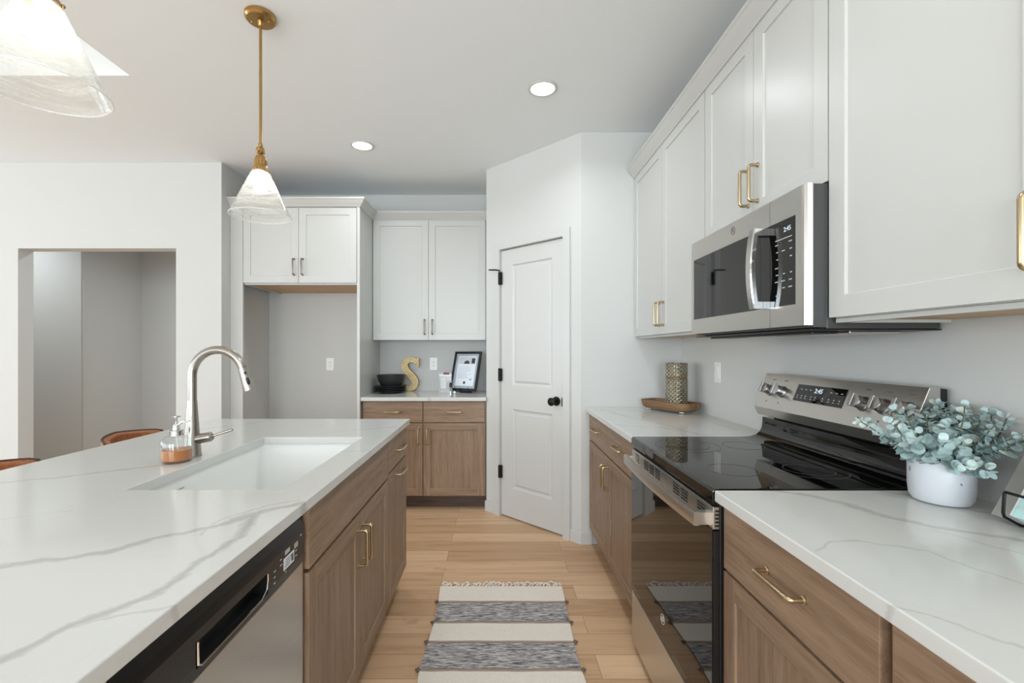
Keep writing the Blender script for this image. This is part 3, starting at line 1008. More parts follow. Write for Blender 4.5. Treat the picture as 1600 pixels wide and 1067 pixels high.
bo = (-1.087, 1.572, CT1 + .0005)
bt = thing('soap_dispenser', 'round glass soap dispenser half full of amber soap', 'soap dispenser', bo)
b = B(); pr = [(.038, 0), (.0450, .003), (.0465, .010), (.0465, .066), (.0437, .078), (.036, .085), (.019, .088), (.018, .094)]
b.lathe(pr + [(.0165, .094), (.017, .089), (.034, .082), (.0418, .075), (.0443, .064), (.0443, .010), (.036, .004)], (0, 0, 0), 36)
build('bottle', b, M['glass'], bt)
b = B(); b.lathe([(.036, .0045), (.0436, .0100), (.0438, .042)], (0, 0, 0), 36); build('soap', b, M['amber'], bt)['label'] = 'amber liquid soap'
b = B(); b.lathe([(.021, .090), (.021, .106), (.019, .108), (.011, .109), (.009, .122), (.007, .128), (.004, .130), (.004, .148), (.005, .150), (.013, .152), (.013, .155), (.004, .156)], (0, 0, 0), 24)
b.tube([(.008, 0, .118), (.012, 0, .128), (.022, -.002, .136), (.05, -.006, .140)], .0032, 8)
build('pump', b, M['silver'], bt)
b = B(); b.tube([(0, 0, .09), (.004, 0, .05), (.008, 0, .008)], .0025, 8); build('dip_tube', b, M['acrylic'], bt)

# ---------------------------------------------------------------- dishwasher
wo = (-.497, .9095, 0)
wt = thing('dishwasher', 'stainless dishwasher with black control panel under the island counter', 'dishwasher', wo)
y0, y1 = .598, 1.2205
b = B(off=wo); b.box(-1.10, -.545, y0, y1, .10, .872); build('body', b, M['black'], wt)
b = B(off=wo); b.box(-.545, -.506, y0 + .006, y1 - .010, .115, .742); build('door', b, M['steel'], wt, bevel=.003)
# control strip: rounded top edge, recessed pocket handle
pz0, pz1 = .744, .868
hy0, hy1, hz0, hz1 = .775, 1.02, .758, .803
prof = [(-.545, pz0), (-.505, pz0), (-.503, pz0 + .02), (-.503, .822), (-.506, .840), (-.512, .856), (-.522, .866), (-.545, .868)]
b = B(off=wo)
b.prism(prof, 'y', y0 + .006, hy0); b.prism(prof, 'y', hy1, y1 - .010)
b.prism([(-.545, hz1), (-.503, hz1), (-.503, .822), (-.506, .840), (-.512, .856), (-.522, .866), (-.545, .868)], 'y', hy0, hy1)
b.prism([(-.545, pz0), (-.505, pz0), (-.504, hz0), (-.545, hz0)], 'y', hy0, hy1)
b.box(-.545, -.538, hy0, hy1, hz0, hz1)
cp = build('control_panel', b, M['panelblack'], wt, bevel=.0015)
b = B(off=wo)
b.tube([(-.502, y, z) for y, z in [(hy0 + .004, hz1), (hy0 + .004, hz0 + .006), (hy0 + .012, hz0 + .001), (hy1 - .03, hz0 + .001), (hy1 - .008, hz0 + .012), (hy1 - .003, hz0 + .03), (hy1 - .003, hz1)]], .0022, 8)
build('handle_rim', b, M['silver'], cp)
b = B(off=wo)
random.seed(4)
for yy in (1.045, 1.075, 1.10, 1.13, 1.155):
    for k in range(4):
        if random.random() < .75: b.box(-.5029, -.5024, yy, yy + random.uniform(.006, .014), .765 + k * .013, .7675 + k * .013)
b.box(-.5029, -.5024, 1.10, 1.125, .806, .816); b.box(-.5029, -.5024, 1.15, 1.17, .800, .812); b.box(-.5029, -.5024, 1.185, 1.193, .818, .821)
pieces('button_print', b, M['print'], cp)
b = B(off=wo); b.box(-.5029, -.5022, 1.092, 1.148, .772, .800); sk = build('sticker', b, M['paper'], cp, bevel=.0003)
b = B(off=wo)
for k in range(4): b.box(-.5022, -.5019, 1.098 + k * .002, 1.125 + k * .002, .778 + k * .005, .7795 + k * .005)
b.box(-.5022, -.5019, 1.132, 1.143, .777, .795)
pieces('sticker_print', b, M['greyprint'], sk)
b = B(off=wo); b.box(-.545, -.513, y1 - .0095, 1.2238, .115, .872); build('side_gasket', b, M['black'], wt)  # black strip standing in for the shade of the gap beside the door
b = B(off=wo); b.box(-.575, -.567, y0 + .01, y1 - .01, .002, .10); build('toe_kick', b, M['black'], wt)

# ---------------------------------------------------------------- range
ro = (.9, 1.64, 0)
rt = thing('range', 'freestanding electric range with black glass top and stainless back panel', 'range', ro)
y0, y1 = 1.2585, 2.0205
b = B(off=ro); b.box(.604, WR - .03, y0, y1, .02, .893); build('body', b, M['black'], rt, bevel=.002)
b = B(off=ro)
b.prism([(.586, .876), (.584, .884), (.584, .908), (.590, .916), (1.10, .916), (1.10, .880), (.604, .876)], 'y', y0, y1)
ct = build('cooktop', b, M['blackglass'], rt, bevel=.002)
ct['label'] = 'black glass cooktop'
b = B(off=ro)
def ring(cx, cy, r):
    b.lathe([(r - .001, .9161), (r + .001, .9163), (r + .001, .9164), (r - .001, .9164)], (cx, cy, 0), 56, caps=False)
ring(.98, 1.46, .105); ring(.98, 1.46, .070); ring(.97, 1.83, .075); ring(.74, 1.46, .075); ring(.75, 1.83, .12); ring(.75, 1.83, .08)
pieces('burner_ring', b, M['greyprint'], ct)
# back guard
b = B(off=ro)
pf = [(1.06, .9162), (1.10, .9185), (1.125, .926), (1.142, .940), (1.151, .960), (1.154, .985), (1.154, 1.003), (1.20, 1.003), (WR - .03, .95), (WR - .03, .893), (1.06, .893)]
b.prism(pf, 'y', y0 + .002, y1 - .002, smooth=True)
build('backguard_base', b, M['blackglass'], rt)
b = B(off=ro)
F0, F1 = Vector((1.117, 0, 1.052)), Vector((1.1735, 0, 1.191))
cpan = [(1.134, 1.016), (F0.x, F0.z), (F1.x, F1.z), (1.203, 1.191), (1.203, 1.016)]
b.prism(cpan, 'y', y0, y1)
pn = build('control_panel', b, M['steel'], rt, bevel=.0015)
pn['label'] = 'sloping stainless control panel'
b = B(off=ro); b.prism([(1.2035, .96), (1.2035, 1.188), (WR - .012, 1.186), (WR - .012, .96)], 'y', y0 + .002, y1 - .002); build('rear_cover', b, M['black'], rt)
up = (F1 - F0).normalized()
fn = Vector((-up.z, 0, up.x))              # face normal, towards the room
yax = Vector((0, -1, 0))                   # to the right as seen from the front
def face(y, h, out=0.0):
    return F0 + up * h + fn * out + Vector((0, y, 0))
FM = Matrix((( yax.x, up.x, fn.x, 0), (yax.y, up.y, fn.y, 0), (yax.z, up.z, fn.z, 0), (0, 0, 0, 1)))
def facebox(b, ya, yb, h0, h1, o0, o1):
    b.M = Matrix.Translation(F0) @ FM
    b.box(-yb, -ya, h0, h1, o0, o1); b.M = None
b = B(off=ro); facebox(b, 1.533, 1.783, .052, .118, .0004, .002); dp = build('display', b, M['blackglass'], pn, bevel=.0005)
fr_rot = (Matrix(((yax.x, up.x, fn.x), (yax.y, up.y, fn.y), (yax.z, up.z, fn.z)))).to_euler()
text('digits', '2:45', .024, M['glow'], dp, face(1.662, .098, .0025) - Vector(ro), fr_rot)
b = B(off=ro)
random.seed(7)
for yy in (1.755, 1.73, 1.705, 1.60, 1.575, 1.55):
    facebox(b, yy - .005, yy + .005, .098, .101, .002, .0024)
for yy in (1.765, 1.742, 1.72, 1.69, 1.668, 1.63, 1.60, 1.575, 1.55):
    facebox(b, yy - .005, yy + .004, .064, .0665, .002, .0024); facebox(b, yy - .003, yy + .003, .072, .076, .002, .0024)
pieces('button_print', b, M['print'], dp)
b = B(off=ro)
for yy in (1.945, 1.865, 1.452, 1.3755, 1.298):
    facebox(b, yy - .003, yy + .003, .028, .034, .0002, .0006)
    facebox(b, yy - .012, yy + .012, .124, .127, .0002, .0006)
pieces('knob_print', b, M['greyprint'], pn)
for yy in (1.945, 1.865, 1.452, 1.3755, 1.298):
    b = B(off=ro)
    b.M = Matrix.Translation(face(yy, .078)) @ FM
    b.lathe([(.024, .0004), (.024, .004), (.0205, .006), (.0195, .026), (.017, .030)], (0, 0, 0), 28)
    # grip bar, turned upright
    b.box(-.0065, .0065, -.021, .021, .028, .046)
    b.M = None
    build('knob', b, M['knobmetal'], rt, bevel=.0015)
# oven door
od0, od1 = .258, .866
b = B(off=ro); b.box(.588, .6035, y0 + .002, y1 - .002, od0, .800); dd_ = build('oven_door', b, M['black'], rt, bevel=.001)
b = B(off=ro); b.box(.584, .588, y0 + .003, y1 - .003, od0 + .001, .8045); build('door_glass', b, M['darkglass'], dd_, bevel=.0008)['label'] = 'black glass door front'
b = B(off=ro)
b.box(.5865, .6035, y0 + .002, y1 - .002, .805, .866); vt = build('vent_trim', b, M['steel'], dd_, bevel=.0012)
b = B(off=ro)
for c in (1.335, 1.455, 1.52, 1.64 + .055, 1.76, 1.825, 1.94):
    for k in range(4):
        b.box(.5852, .587, c - .024, c + .024, .822 + k * .0095, .827 + k * .0095)
for k in range(5): b.box(.592, .602, y0 + .0012, y0 + .0022, .812 + k * .010, .8175 + k * .010)
pieces('vent_slot', b, M['black'], vt)
# bowed handle
b = B(off=ro)
hx = lambda y: .545 - .004 - .012 * (1 - ((y - 1.64) / .36) ** 2)
ys = [1.285 + (1.998 - 1.285) * i / 24 for i in range(25)]
n = len(ys)
sect = lambda x, y: [(x - .006, y, .806), (x - .008, y, .812), (x - .008, y, .838), (x - .006, y, .844), (x + .006, y, .844), (x + .008, y, .838), (x + .008, y, .812), (x + .006, y, .806)]
rings = [[b.v(p) for p in sect(hx(y) + .012, y)] for y in ys]
for A, C in zip(rings, rings[1:]):
    for k in range(8): b.f([A[k], A[(k + 1) % 8], C[(k + 1) % 8], C[k]], 0, True)
b.f(rings[0]); b.f(rings[-1])
for yy in (1.287, 1.974): b.box(.553, .5868, yy, yy + .022, .808, .842)
build('handle', b, M['steel'], dd_)['label'] = 'bowed stainless handle'
def monogram(name, parent, off, M4, r, mat):
    """ring badge with two interlocking script curls"""
    b = B(off=off); b.M = M4
    b.tube([(r * math.cos(a), r * math.sin(a), 0) for a in [2 * PI * i / 28 for i in range(28)]], r * .07, 6, closed=True)
    for sx, ph in ((-.22, 0), (.24, .6)):
        pts = [(r * (sx + .34 * (1 - .035 * i) * math.cos(.5 + ph + i * .42)), r * (.02 + .5 * (1 - .035 * i) * math.sin(.5 + ph + i * .42)), 0) for i in range(15)]
        b.tube(pts, r * .06, 6)
    return build(name, b, mat, parent)
FX = Matrix(((0, 0, -1, 0), (-1, 0, 0, 0), (0, 1, 0, 0), (0, 0, 0, 1)))      # plane facing -X
monogram('badge', dd_, ro, Matrix.Translation((.5835, 1.637, .343)) @ FX, .017, M['print'])
b = B(off=ro); b.box(.586, .6035, y0 + .003, y1 - .003, .035, .250); build('storage_drawer', b, M['steel'], rt, bevel=.002)
b = B(off=ro); 
for yy in (y0 + .03, y1 - .03):
    b.lathe([(.016, .0), (.016, .021)], (.66, yy, 0), 14); b.lathe([(.016, .0), (.016, .021)], (1.15, yy, 0), 14)
build('levelling_foot', b, M['black'], rt)

# ---------------------------------------------------------------- microwave
mo = (1.03, 1.658, 1.347)
mt = thing('microwave', 'stainless over-the-range microwave hung under the short white cabinet', 'microwave', mo)
y0, y1 = 1.2805, 2.0365
mf = .854
b = B(off=mo); b.box(.912, WR - .008, y0 + .004, y1 - .004, 1.352, 1.7555); build('body', b, M['case'], mt, bevel=.002)
b = B(off=mo)
# door and control frame: rounded near corner
def bull(ya, yb, z0, z1):
    b.prism([(.873, ya), (mf + .016, ya), (mf + .006, ya + .004), (mf + .001, ya + .012), (mf, ya + .022), (mf, yb), (.873, yb)], 'z', z0, z1)
zt, zb = 1.7555, 1.362
WZ0, WZ1, WY0, WY1, SEAM = 1.424, 1.680, 1.328, 2.0155, 1.4527
# frame built around the recessed black window
b.prism([(.873, y0), (mf + .016, y0), (mf + .006, y0 + .004), (mf + .001, y0 + .012), (mf, y0 + .022), (mf, SEAM - .0008), (.873, SEAM - .0008)], 'z', WZ1, zt)
b.prism([(.873, y0), (mf + .016, y0), (mf + .006, y0 + .004), (mf + .001, y0 + .012), (mf, y0 + .022), (mf, SEAM - .0008), (.873, SEAM - .0008)], 'z', zb, WZ0)
b.prism([(.873, y0), (mf + .016, y0), (mf + .006, y0 + .004), (mf + .001, y0 + .012), (mf, y0 + .022), (mf, WY0), (.873, WY0)], 'z', WZ0, WZ1)
build('control_frame', b, M['steel'], mt)
b = B(off=mo)
b.box(mf, .873, SEAM + .0008, y1, WZ1, zt); b.box(mf, .873, SEAM + .0008, y1, zb, WZ0); b.box(mf, .873, WY1, y1, WZ0, WZ1)
md = build('door', b, M['steel'], mt)
b = B(off=mo); b.box(mf + .0006, .872, SEAM + .0008, WY1 - .0004, WZ0 + .0004, WZ1 - .0004); build('window', b, M['blackglass'], md)['label'] = 'black glass window'
b = B(off=mo); b.box(mf + .0006, .872, WY0 + .0004, SEAM - .0008, WZ0 + .0004, WZ1 - .0004); kp = build('keypad', b, M['blackglass'], mt)
b = B(off=mo); b.box(.8735, .9118, y0 + .003, y1 - .003, 1.356, 1.7535); build('door_back', b, M['case'], mt)
text('digits', '2:45', .020, M['glow'], kp, Vector((mf, 1.366, 1.650)) - Vector(mo), (PI / 2, 0, -PI / 2), .0003)
b = B(off=mo)
random.seed(11)
for k, zz in enumerate((1.610, 1.588, 1.566, 1.540, 1.519, 1.498, 1.477, 1.456)):
    for yy in (1.345, 1.378, 1.411):
        if random.random() < .8:
            b.box(mf - .0001, mf + .0006, yy, yy + random.uniform(.008, .020), zz, zz + .003)
b.box(mf - .0001, mf + .0006, 1.345, 1.425, 1.624, 1.6265)
pieces('button_print', b, M['print'], kp)
# bowed door handle
b = B(off=mo)
zs = [1.424 + (1.678 - 1.424) * i / 16 for i in range(17)]
hxx = lambda z: .818 - .012 * (1 - ((z - 1.551) / .127) ** 2)
rings = []
for z in zs:
    x = hxx(z)
    rings.append([b.v(p) for p in ((x, 1.470, z), (x - .003, 1.474, z), (x - .003, 1.500, z), (x, 1.504, z), (x + .012, 1.504, z), (x + .012, 1.470, z))])
for A, C in zip(rings, rings[1:]):
    for k in range(6): b.f([A[k], A[(k + 1) % 6], C[(k + 1) % 6], C[k]])
b.f(rings[0]); b.f(rings[-1])
for z0 in (1.424, 1.656): b.box(.822, mf + .0004, 1.472, 1.502, z0, z0 + .022)
build('handle', b, M['silver'], md)['label'] = 'bowed polished handle'
monogram('badge', md, mo, Matrix.Translation((mf - .0004, 1.68, 1.7245)) @ FX, .0135, M['steeldark'])
b = B(off=mo)
b.box(.87, WR - .004, y0 + .004, y1 - .004, 1.3475, 1.3515)
b.box(.91, .985, y0 + .06, y1 - .06, 1.340, 1.3475)
build('vent_base', b, M['black'], mt, bevel=.001)
for ya, yb in ((1.33, 1.62), (1.69, 1.98)):
    b = B(off=mo); b.box(1.01, 1.16, ya, yb, 1.341, 1.3472)
    gf = build('grease_filter', b, M['steel'], mt, bevel=.002)
b = B(off=mo); b.box(.925, .97, 1.60, 1.71, 1.3385, 1.340); build('lamp_cover', b, M['print'], mt)

# ---------------------------------------------------------------- lights
def pendant(label, x, y):
    t = thing('pendant_light', label, 'pendant light', (x, y, 1.872), 0, 'pendant lights over the island')
    zc = CE - 1.872
    b = B(); b.lathe([(.060, zc - .0005), (.0635, zc - .004), (.0635, zc - .018), (.056, zc - .026), (.012, zc - .028), (.009, zc - .045), (.0065, zc - .048)], (0, 0, 0), 40)
    for a in (0, PI): b.sphere((.037 * math.cos(a), .037 * math.sin(a), zc - .029), .005, 10, 6)
    build('canopy', b, M['gold'], t)
    b = B(); b.lathe([(.0062, .315), (.0062, zc - .045)], (0, 0, 0), 14)
    b.lathe([(.0085, .30), (.0095, .306), (.0085, .316)], (0, 0, 0), 14); build('rod', b, M['gold'], t)
    b = B(); b.sphere((0, 0, .283), .0185, 20, 12); b.lathe([(.008, .262), (.008, .27)], (0, 0, 0), 14)
    b.lathe([(.010, -.022), (.011, -.016), (.011, .016), (.010, .022)], (0, 0, .283), 14, axis='y'); build('swivel_joint', b, M['gold'], t)
    b = B(); b.lathe([(.009, .264), (.020, .258), (.0235, .245), (.0235, .222), (.027, .216), (.0275, .205), (.0335, .202), (.0350, .194), (.0345, .188)], (0, 0, 0), 32)
    for k in range(12):
        a = 2 * PI * k / 12
        b.box(.0225 * math.cos(a) - .0025, .0225 * math.cos(a) + .0025, .0225 * math.sin(a) - .0025, .0225 * math.sin(a) + .0025, .206, .242)
    for k in range(3):
        a = 2 * PI * k / 3 + .5
        b.sphere((.037 * math.cos(a), .037 * math.sin(a), .196), .0045, 10, 6)
    build('socket_cup', b, M['gold'], t)
    b = B(); r0, r1, h = .034, .1235, .196
    th = .0025
    b.lathe([(r0, h), (r1 - .002, .003), (r1, .001), (r1 - .0005, -.001), (r1 - .003, 0), (r1 - .006, .004), (r0 - th, h)], (0, 0, 0), 64, caps=False)
    sh = build('shade', b, M['shade'], t); sh['label'] = 'flared clear glass shade'
    b = B()
    b.tube([(r1 * math.cos(2 * PI * i / 64), r1 * math.sin(2 * PI * i / 64), .0005) for i in range(64)], .0020, 6, closed=True)
    build('rim', b, M['rimglass'], sh)
    b = B()
    for row, zz in enumerate((.034, .024)):
        for k in range(9):
            rr = r1 - (r1 - r0) * zz / h - .0034
            a = R(8) + k * .035
            da = .022
            z2 = zz + .0035
            rr2 = r1 - (r1 - r0) * z2 / h - .0034
            b.f([b.v((rr * math.cos(a), rr * math.sin(a), zz)), b.v((rr * math.cos(a + da), rr * math.sin(a + da), zz)), b.v((rr2 * math.cos(a + da), rr2 * math.sin(a + da), z2)), b.v((rr2 * math.cos(a), rr2 * math.sin(a), z2))])
    build('safety_print', b, M['greyprint'], sh, recalc=False)
    b = B(); b.lathe([(.010, .19), (.013, .175), (.026, .15), (.0295, .132), (.026, .113), (.016, .102), (.002, .098)], (0, 0, 0), 24)
    build('bulb', b, M['bulb'], t)
    return t
pendant('brass pendant light with clear cone shade hanging at the far end of the island', -1.025, 2.01)
pendant('pendant light with large clear glass cone shade cut by the upper left picture corner', -1.012, 1.03)

def downlight(label, x, y, power):
    t = thing('recessed_light', label, 'ceiling light', (x, y, CE), 0, 'round recessed ceiling lights')
    b = B(); b.lathe([(.066, -.0004), (.082, -.0004), (.082, -.003), (.078, -.006), (.068, -.007), (.066, -.005)], (0, 0, 0), 48, caps=False)
    rings_ = None
    build('trim_ring', b, M['trim'], t)
    b = B(); b.lathe([(.0665, -.001), (.0665, -.004)], (0, 0, 0), 40); build('lens', b, M['lens'], t)
    l = bpy.data.lights.new('downlight_lamp', 'AREA'); l.shape = 'DISK'; l.size = .12; l.energy = power; l.color = WARM; l.spread = R(150)
    o = bpy.data.objects.new('downlight_lamp', l); col.objects.link(o); o.parent = t; o.location = (0, 0, -.012)
    return t
DP = 9
downlight('round recessed ceiling light nearer the camera, left of the white wall cabinets', .2526, 2.572, DP)
downlight('round recessed ceiling light farther back, in front of the refrigerator alcove', -.956, 3.288, DP)
for x, y in ((.2526, .9), (.2526, -.8), (-4.9, 4.25), (-3.0, 4.5)):  # added ceiling lamps without fixtures, brightening the kitchen and the hallway
    hall = y > 4
    l = bpy.data.lights.new('room_downlight', 'AREA'); l.shape = 'DISK'; l.size = .13; l.energy = 24 if hall else DP; l.color = WARM; l.spread = R(150)
    o = bpy.data.objects.new('room_downlight', l); col.objects.link(o); o.location = (x, y, CE - .012)

# ---------------------------------------------------------------- outlets and switch
def plate(name, label, cat, loc, rotz, double=False, switch=False, w=.071, h=.116):
    t = thing(name, label, cat, loc, rotz)
    b = B(); b.box(-w / 2, w / 2, -.005, -.0004, -h / 2, h / 2); build('cover_plate', b, M['outlet'], t, bevel=.002)
    if switch:
        b = B(); b.prism([(-.005, -.033), (-.007, -.033), (-.0095, .033), (-.005, .033)], 'x', -.0165, .0165); build('rocker', b, M['outlet'], t, bevel=.001)
    else:
        b = B(); b.box(-.0165, .0165, -.0068, -.005, -.033, .033); rc = build('receptacle', b, M['outlet'], t, bevel=.001)
        b = B()
        for s in (-.016, .016):
            for dx in (-.0062, .0062): b.box(dx - .001, dx + .001, -.0071, -.0066, s - .003, s + .006)
            b.lathe([(.0022, -.0071), (.0022, -.0066)], (0, 0, s - .008), 10, axis='y')
        build('slot', b, M['slot'], rc)
    return t
plate('wall_outlet', 'white wall outlet inside the empty refrigerator alcove', 'outlet', (-1.561, BY, 1.160), 0)
plate('wall_outlet', 'white wall outlet beside the gold letter above the back counter', 'outlet', (-.594, BY, 1.163), 0)
plate('light_switch', 'white rocker switch on the right wall by the glass candle holder', 'switch', (WR, 2.595, 1.168), RM, switch=True)

# ---------------------------------------------------------------- back counter things
def lathe_thing(name, label, cat, prof, mat, loc, group=None, n=48):
    b = B(); b.lathe(prof, (0, 0, 0), n)
    return tag(build(name, b, mat, loc=loc), label, cat, group)
pz = CT1 + .0005
plab = ['black dinner plate at the bottom of the stack on the back counter', 'black dinner plate second from the bottom of the stack under the bowl',
        'black dinner plate second from the top of the stack under the bowl', 'black dinner plate at the top of the stack, directly under the bowl']
for i in range(4):
    lathe_thing('dinner_plate', plab[i], 'plate', [(.080, 0), (.085, .002), (.098, .006), (.134, .016), (.139, .018), (.138, .0205), (.132, .0195), (.098, .0105), (.085, .0085), (.01, .008)], M['matteblack'], (-.948, 4.112, pz + i * .0145), 'stacked black dinner plates')
bz = pz + 3 * .0145 + .0085
lathe_thing('bowl', 'deep black bowl resting on the stack of black plates', 'bowl', [(.060, 0), (.075, .002), (.092, .020), (.112, .058), (.122, .098), (.124, .106), (.121, .107), (.117, .097), (.107, .060), (.086, .024), (.060, .010), (.005, .008)], M['matteblack'], (-.940, 4.112, bz), n=56)

# letter S: stroke polygon in the XZ plane
def S_pts():
    # centre line with half widths, letter height .30, origin at bottom centre
    c = [(.064, .262, .022), (.050, .277, .022), (.028, .286, .0225), (.002, .287, .0235), (-.024, .280, .026), (-.044, .262, .029), (-.052, .238, .031), (-.047, .212, .032),
         (-.032, .186, .032), (-.010, .160, .0325), (.014, .134, .0325), (.036, .108, .032), (.047, .082, .031), (.043, .056, .029), (.028, .035, .026), (.004, .024, .0235), (-.024, .023, .0225), (-.050, .032, .022), (-.066, .048, .022)]
    # smooth subdivide (Catmull-Rom)
    P = []
    for i in range(len(c) - 1):
        p0, p1, p2, p3 = c[max(i - 1, 0)], c[i], c[i + 1], c[min(i + 2, len(c) - 1)]
        for k in range(4):
            t = k / 4
            P.append(tuple(.5 * (2 * p1[j] + (p2[j] - p0[j]) * t + (2 * p0[j] - 5 * p1[j] + 4 * p2[j] - p3[j]) * t * t + (3 * p1[j] - p0[j] - 3 * p2[j] + p3[j]) * t ** 3) for j in range(3)))
    P.append(c[-1])
    return P
sl = (-.800, 4.278, CT1 + .002)
tS = thing('letter_decor', 'hammered gold letter S standing on the back counter beside the bowl', 'letter', sl)
P = S_pts()
b = B()
L_, R_ = [], []
for i, (x, z, h) in enumerate(P):
    a, c = P[max(i - 1, 0)], P[min(i + 1, len(P) - 1)]
    tx, tz = c[0] - a[0], c[1] - a[1]
    l = math.hypot(tx, tz); nx, nz = -tz / l, tx / l
    L_.append((x + nx * h, z + nz * h)); R_.append((x - nx * h, z - nz * h))
yA, yB = -.016, .016
vl = [[b.v((x, y, z)) for y in (yA, yB)] for x, z in L_]
vr = [[b.v((x, y, z)) for y in (yA, yB)] for x, z in R_]
for i in range(len(P) - 1):
    b.f([vl[i][0], vl[i + 1][0], vr[i + 1][0], vr[i][0]], 0); b.f([vl[i][1], vl[i + 1][1], vr[i + 1][1], vr[i][1]], 0)
    b.f([vl[i][0], vl[i + 1][0], vl[i + 1][1], vl[i][1]], 1); b.f([vr[i][0], vr[i + 1][0], vr[i + 1][1], vr[i][1]], 1)
b.f([vl[0][0], vr[0][0], vr[0][1], vl[0][1]], 1); b.f([vl[-1][0], vr[-1][0], vr[-1][1], vl[-1][1]], 1)
build('stroke', b, [M['hammered'], M['edge']], tS)
b = B()
b.prism([(.060, .215), (.078, .215), (.080, .305), (.064, .305), (.058, .285)], 'y', -.0165, .0165); b.prism([(-.062, .092), (-.080, .092), (-.082, .002), (-.066, .002), (-.060, .024)], 'y', -.0165, .0165)
build('serif', b, [M['hammered']], tS)

# framed sheet on a little easel, turned and leaning back
fl = (-.300, 4.075, CT1 + .0008)
fr = thing('framed_flyer', 'black framed printed flyer leaning back on the counter by the pantry wall', 'picture frame', fl, -R(22))
lean = Matrix.Translation((0, 0, .018)) @ Matrix.Rotation(-R(20), 4, 'X')
FW, FH = .262, .362
def fbox(b, x0, x1, z0, z1, y0, y1, mi=0):
    b.M = lean; b.box(x0, x1, y0, y1, z0, z1, mi); b.M = None
b = B()
for q in ((-FW / 2, -FW / 2 + .020, 0, FH), (FW / 2 - .020, FW / 2, 0, FH), (-FW / 2 + .02, FW / 2 - .02, 0, .020), (-FW / 2 + .02, FW / 2 - .02, FH - .020, FH)): fbox(b, *q, -.016, .0)
build('frame', b, M['black'], fr, bevel=.001)
b = B(); fbox(b, -FW / 2 + .02, FW / 2 - .02, .02, FH - .02, -.008, -.004); build('mat_board', b, M['mat'], fr)
b = B(); fbox(b, -FW / 2 + .045, FW / 2 - .04, .045, FH - .042, -.0088, -.0081); pg = build('sheet', b, M['paper'], fr)
b = B(); fbox(b, -.080, .082, .245, .312, -.0093, -.0089); ph = build('picture', b, M['photo_a'], pg)
b = B(); fbox(b, -.025, .025, .248, .272, -.0097, -.0094); fbox(b, .045, .078, .252, .300, -.0097, -.0094); fbox(b, -.010, .010, .272, .280, -.0097, -.0094); build('picture_subject', b, M['photo_b'], ph)
b = B()
random.seed(3)
for k in range(11):
    fbox(b, -.078, -.078 + random.uniform(.09, .15), .225 - k * .011, .2275 - k * .011, -.0093, -.0089)
pieces('printed_line', b, M['mat'], pg)
b = B(); fbox(b, -.008, .012, .062, .085, -.0093, -.0089); fbox(b, .048, .068, .098, .105, -.0093, -.0089); pieces('printed_mark', b, M['photo_b'], pg)
b = B()
for x in (-.07, -.02, .055):
    b.tube([lean @ Vector((x, .018, -.004)), lean @ Vector((x, -.024, -.006)), lean @ Vector((x, -.026, .03))], .002, 6)
b.tube([lean @ Vector((-.08, -.001 + .004, -.004)), lean @ Vector((.08, .003, -.004))], .003, 6)
b.tube([lean @ Vector((0, .004, .25)), (0, .17, .004)], .003, 6)
b.tube([(-.06, .06, .003), (.06, .06, .003)], .003, 6); b.tube([(0, .06, .003), (0, .17, .003)], .003, 6)
build('easel_stand', b, M['blackmetal'], fr)

# clear acrylic card holder
al = (-.447, 4.04, CT1 + .0005)
at = thing('card_holder', 'small clear acrylic card holder with a maroon label before the frame', 'card holder', al, -R(6))
b = B(); b.box(-.062, .050, -.028, .028, 0, .005); b.box(-.062, .050, .006, .010, .005, .178); b.box(-.056, -.052, -.02, .006, .005, .16)
build('stand', b, M['acrylic'], at, bevel=.001)
b = B(); b.box(-.063, .051, .0035, .0058, .148, .163); cd = build('card', b, M['paper'], at)
b = B(); b.box(-.022, .030, .0035, .0060, .1635, .182); build('label_strip', b, M['red'], at)
b = B(); b.box(-.05, .0, .0052, .0058, .04, .14); build('inserted_card', b, M['pinkprint'], at)
ml = (-.400, 4.005, CT1 + .0005)
mg = thing('figurine', 'tiny silver and black figurine at the right edge of the card holder', 'figurine', ml)
b = B(); b.lathe([(.020, 0), (.020, .004), (.006, .007), (.005, .02), (.012, .03), (.014, .04), (.006, .048), (.010, .055)], (0, 0, 0), 20); build('base', b, M['silver'], mg)
b = B(); b.lathe([(.008, .053), (.014, .060), (.013, .085), (.008, .094)], (0, 0, 0), 16); build('body', b, M['black'], mg)
b = B(); b.sphere((0, 0, .104), .011, 14, 10); b.tube([(0, 0, .112), (-.006, 0, .122), (.002, 0, .128)], .003, 6); b.tube([(-.012, 0, .088), (-.022, 0, .092)], .003, 6); build('head', b, M['silver'], mg)
b = B(); b.sphere((0, 0, 0), .012, 18, 12)
tag(build('bead', b, M['pearl'], loc=(-.366, 4.0, CT1 + .0125)), 'small white round bead lying before the framed flyer', 'bead')

# ---------------------------------------------------------------- tray and candle holder in the corner
tc = Vector((1.070, 2.872, 0)); trot = -R(60)
tt = thing('wooden_tray', 'rustic carved wooden tray on bead feet in the counter corner', 'tray', (tc.x, tc.y, CT1 + .0005), trot)
b = B()
L2, W2 = .178, .080
lv = [(.86, .80, .0135), (.95, .94, .024), (1.0, 1.0, .058), (1.0, 1.0, .064), (.965, .92, .0645), (.955, .91, .058), (.93, .885, .026)]
rings = []
for fx, fy, z in lv:
    ring = []
    for x, y in rrect(-L2 * fx, L2 * fx, -W2 * fy, W2 * fy, .036, 6):
        ring.append(b.v((x, y, z + .0025 * mnoise.noise(Vector((x * 22, y * 22, z * 30))))))
    rings.append(ring)
for A, C in zip(rings, rings[1:]):
    n = len(A)
    for k in range(n): b.f([A[k], A[(k + 1) % n], C[(k + 1) % n], C[k]], 0, True)
b.f(rings[0][::-1]); b.f(rings[-1])
build('bowl', b, M['traywood'], tt)
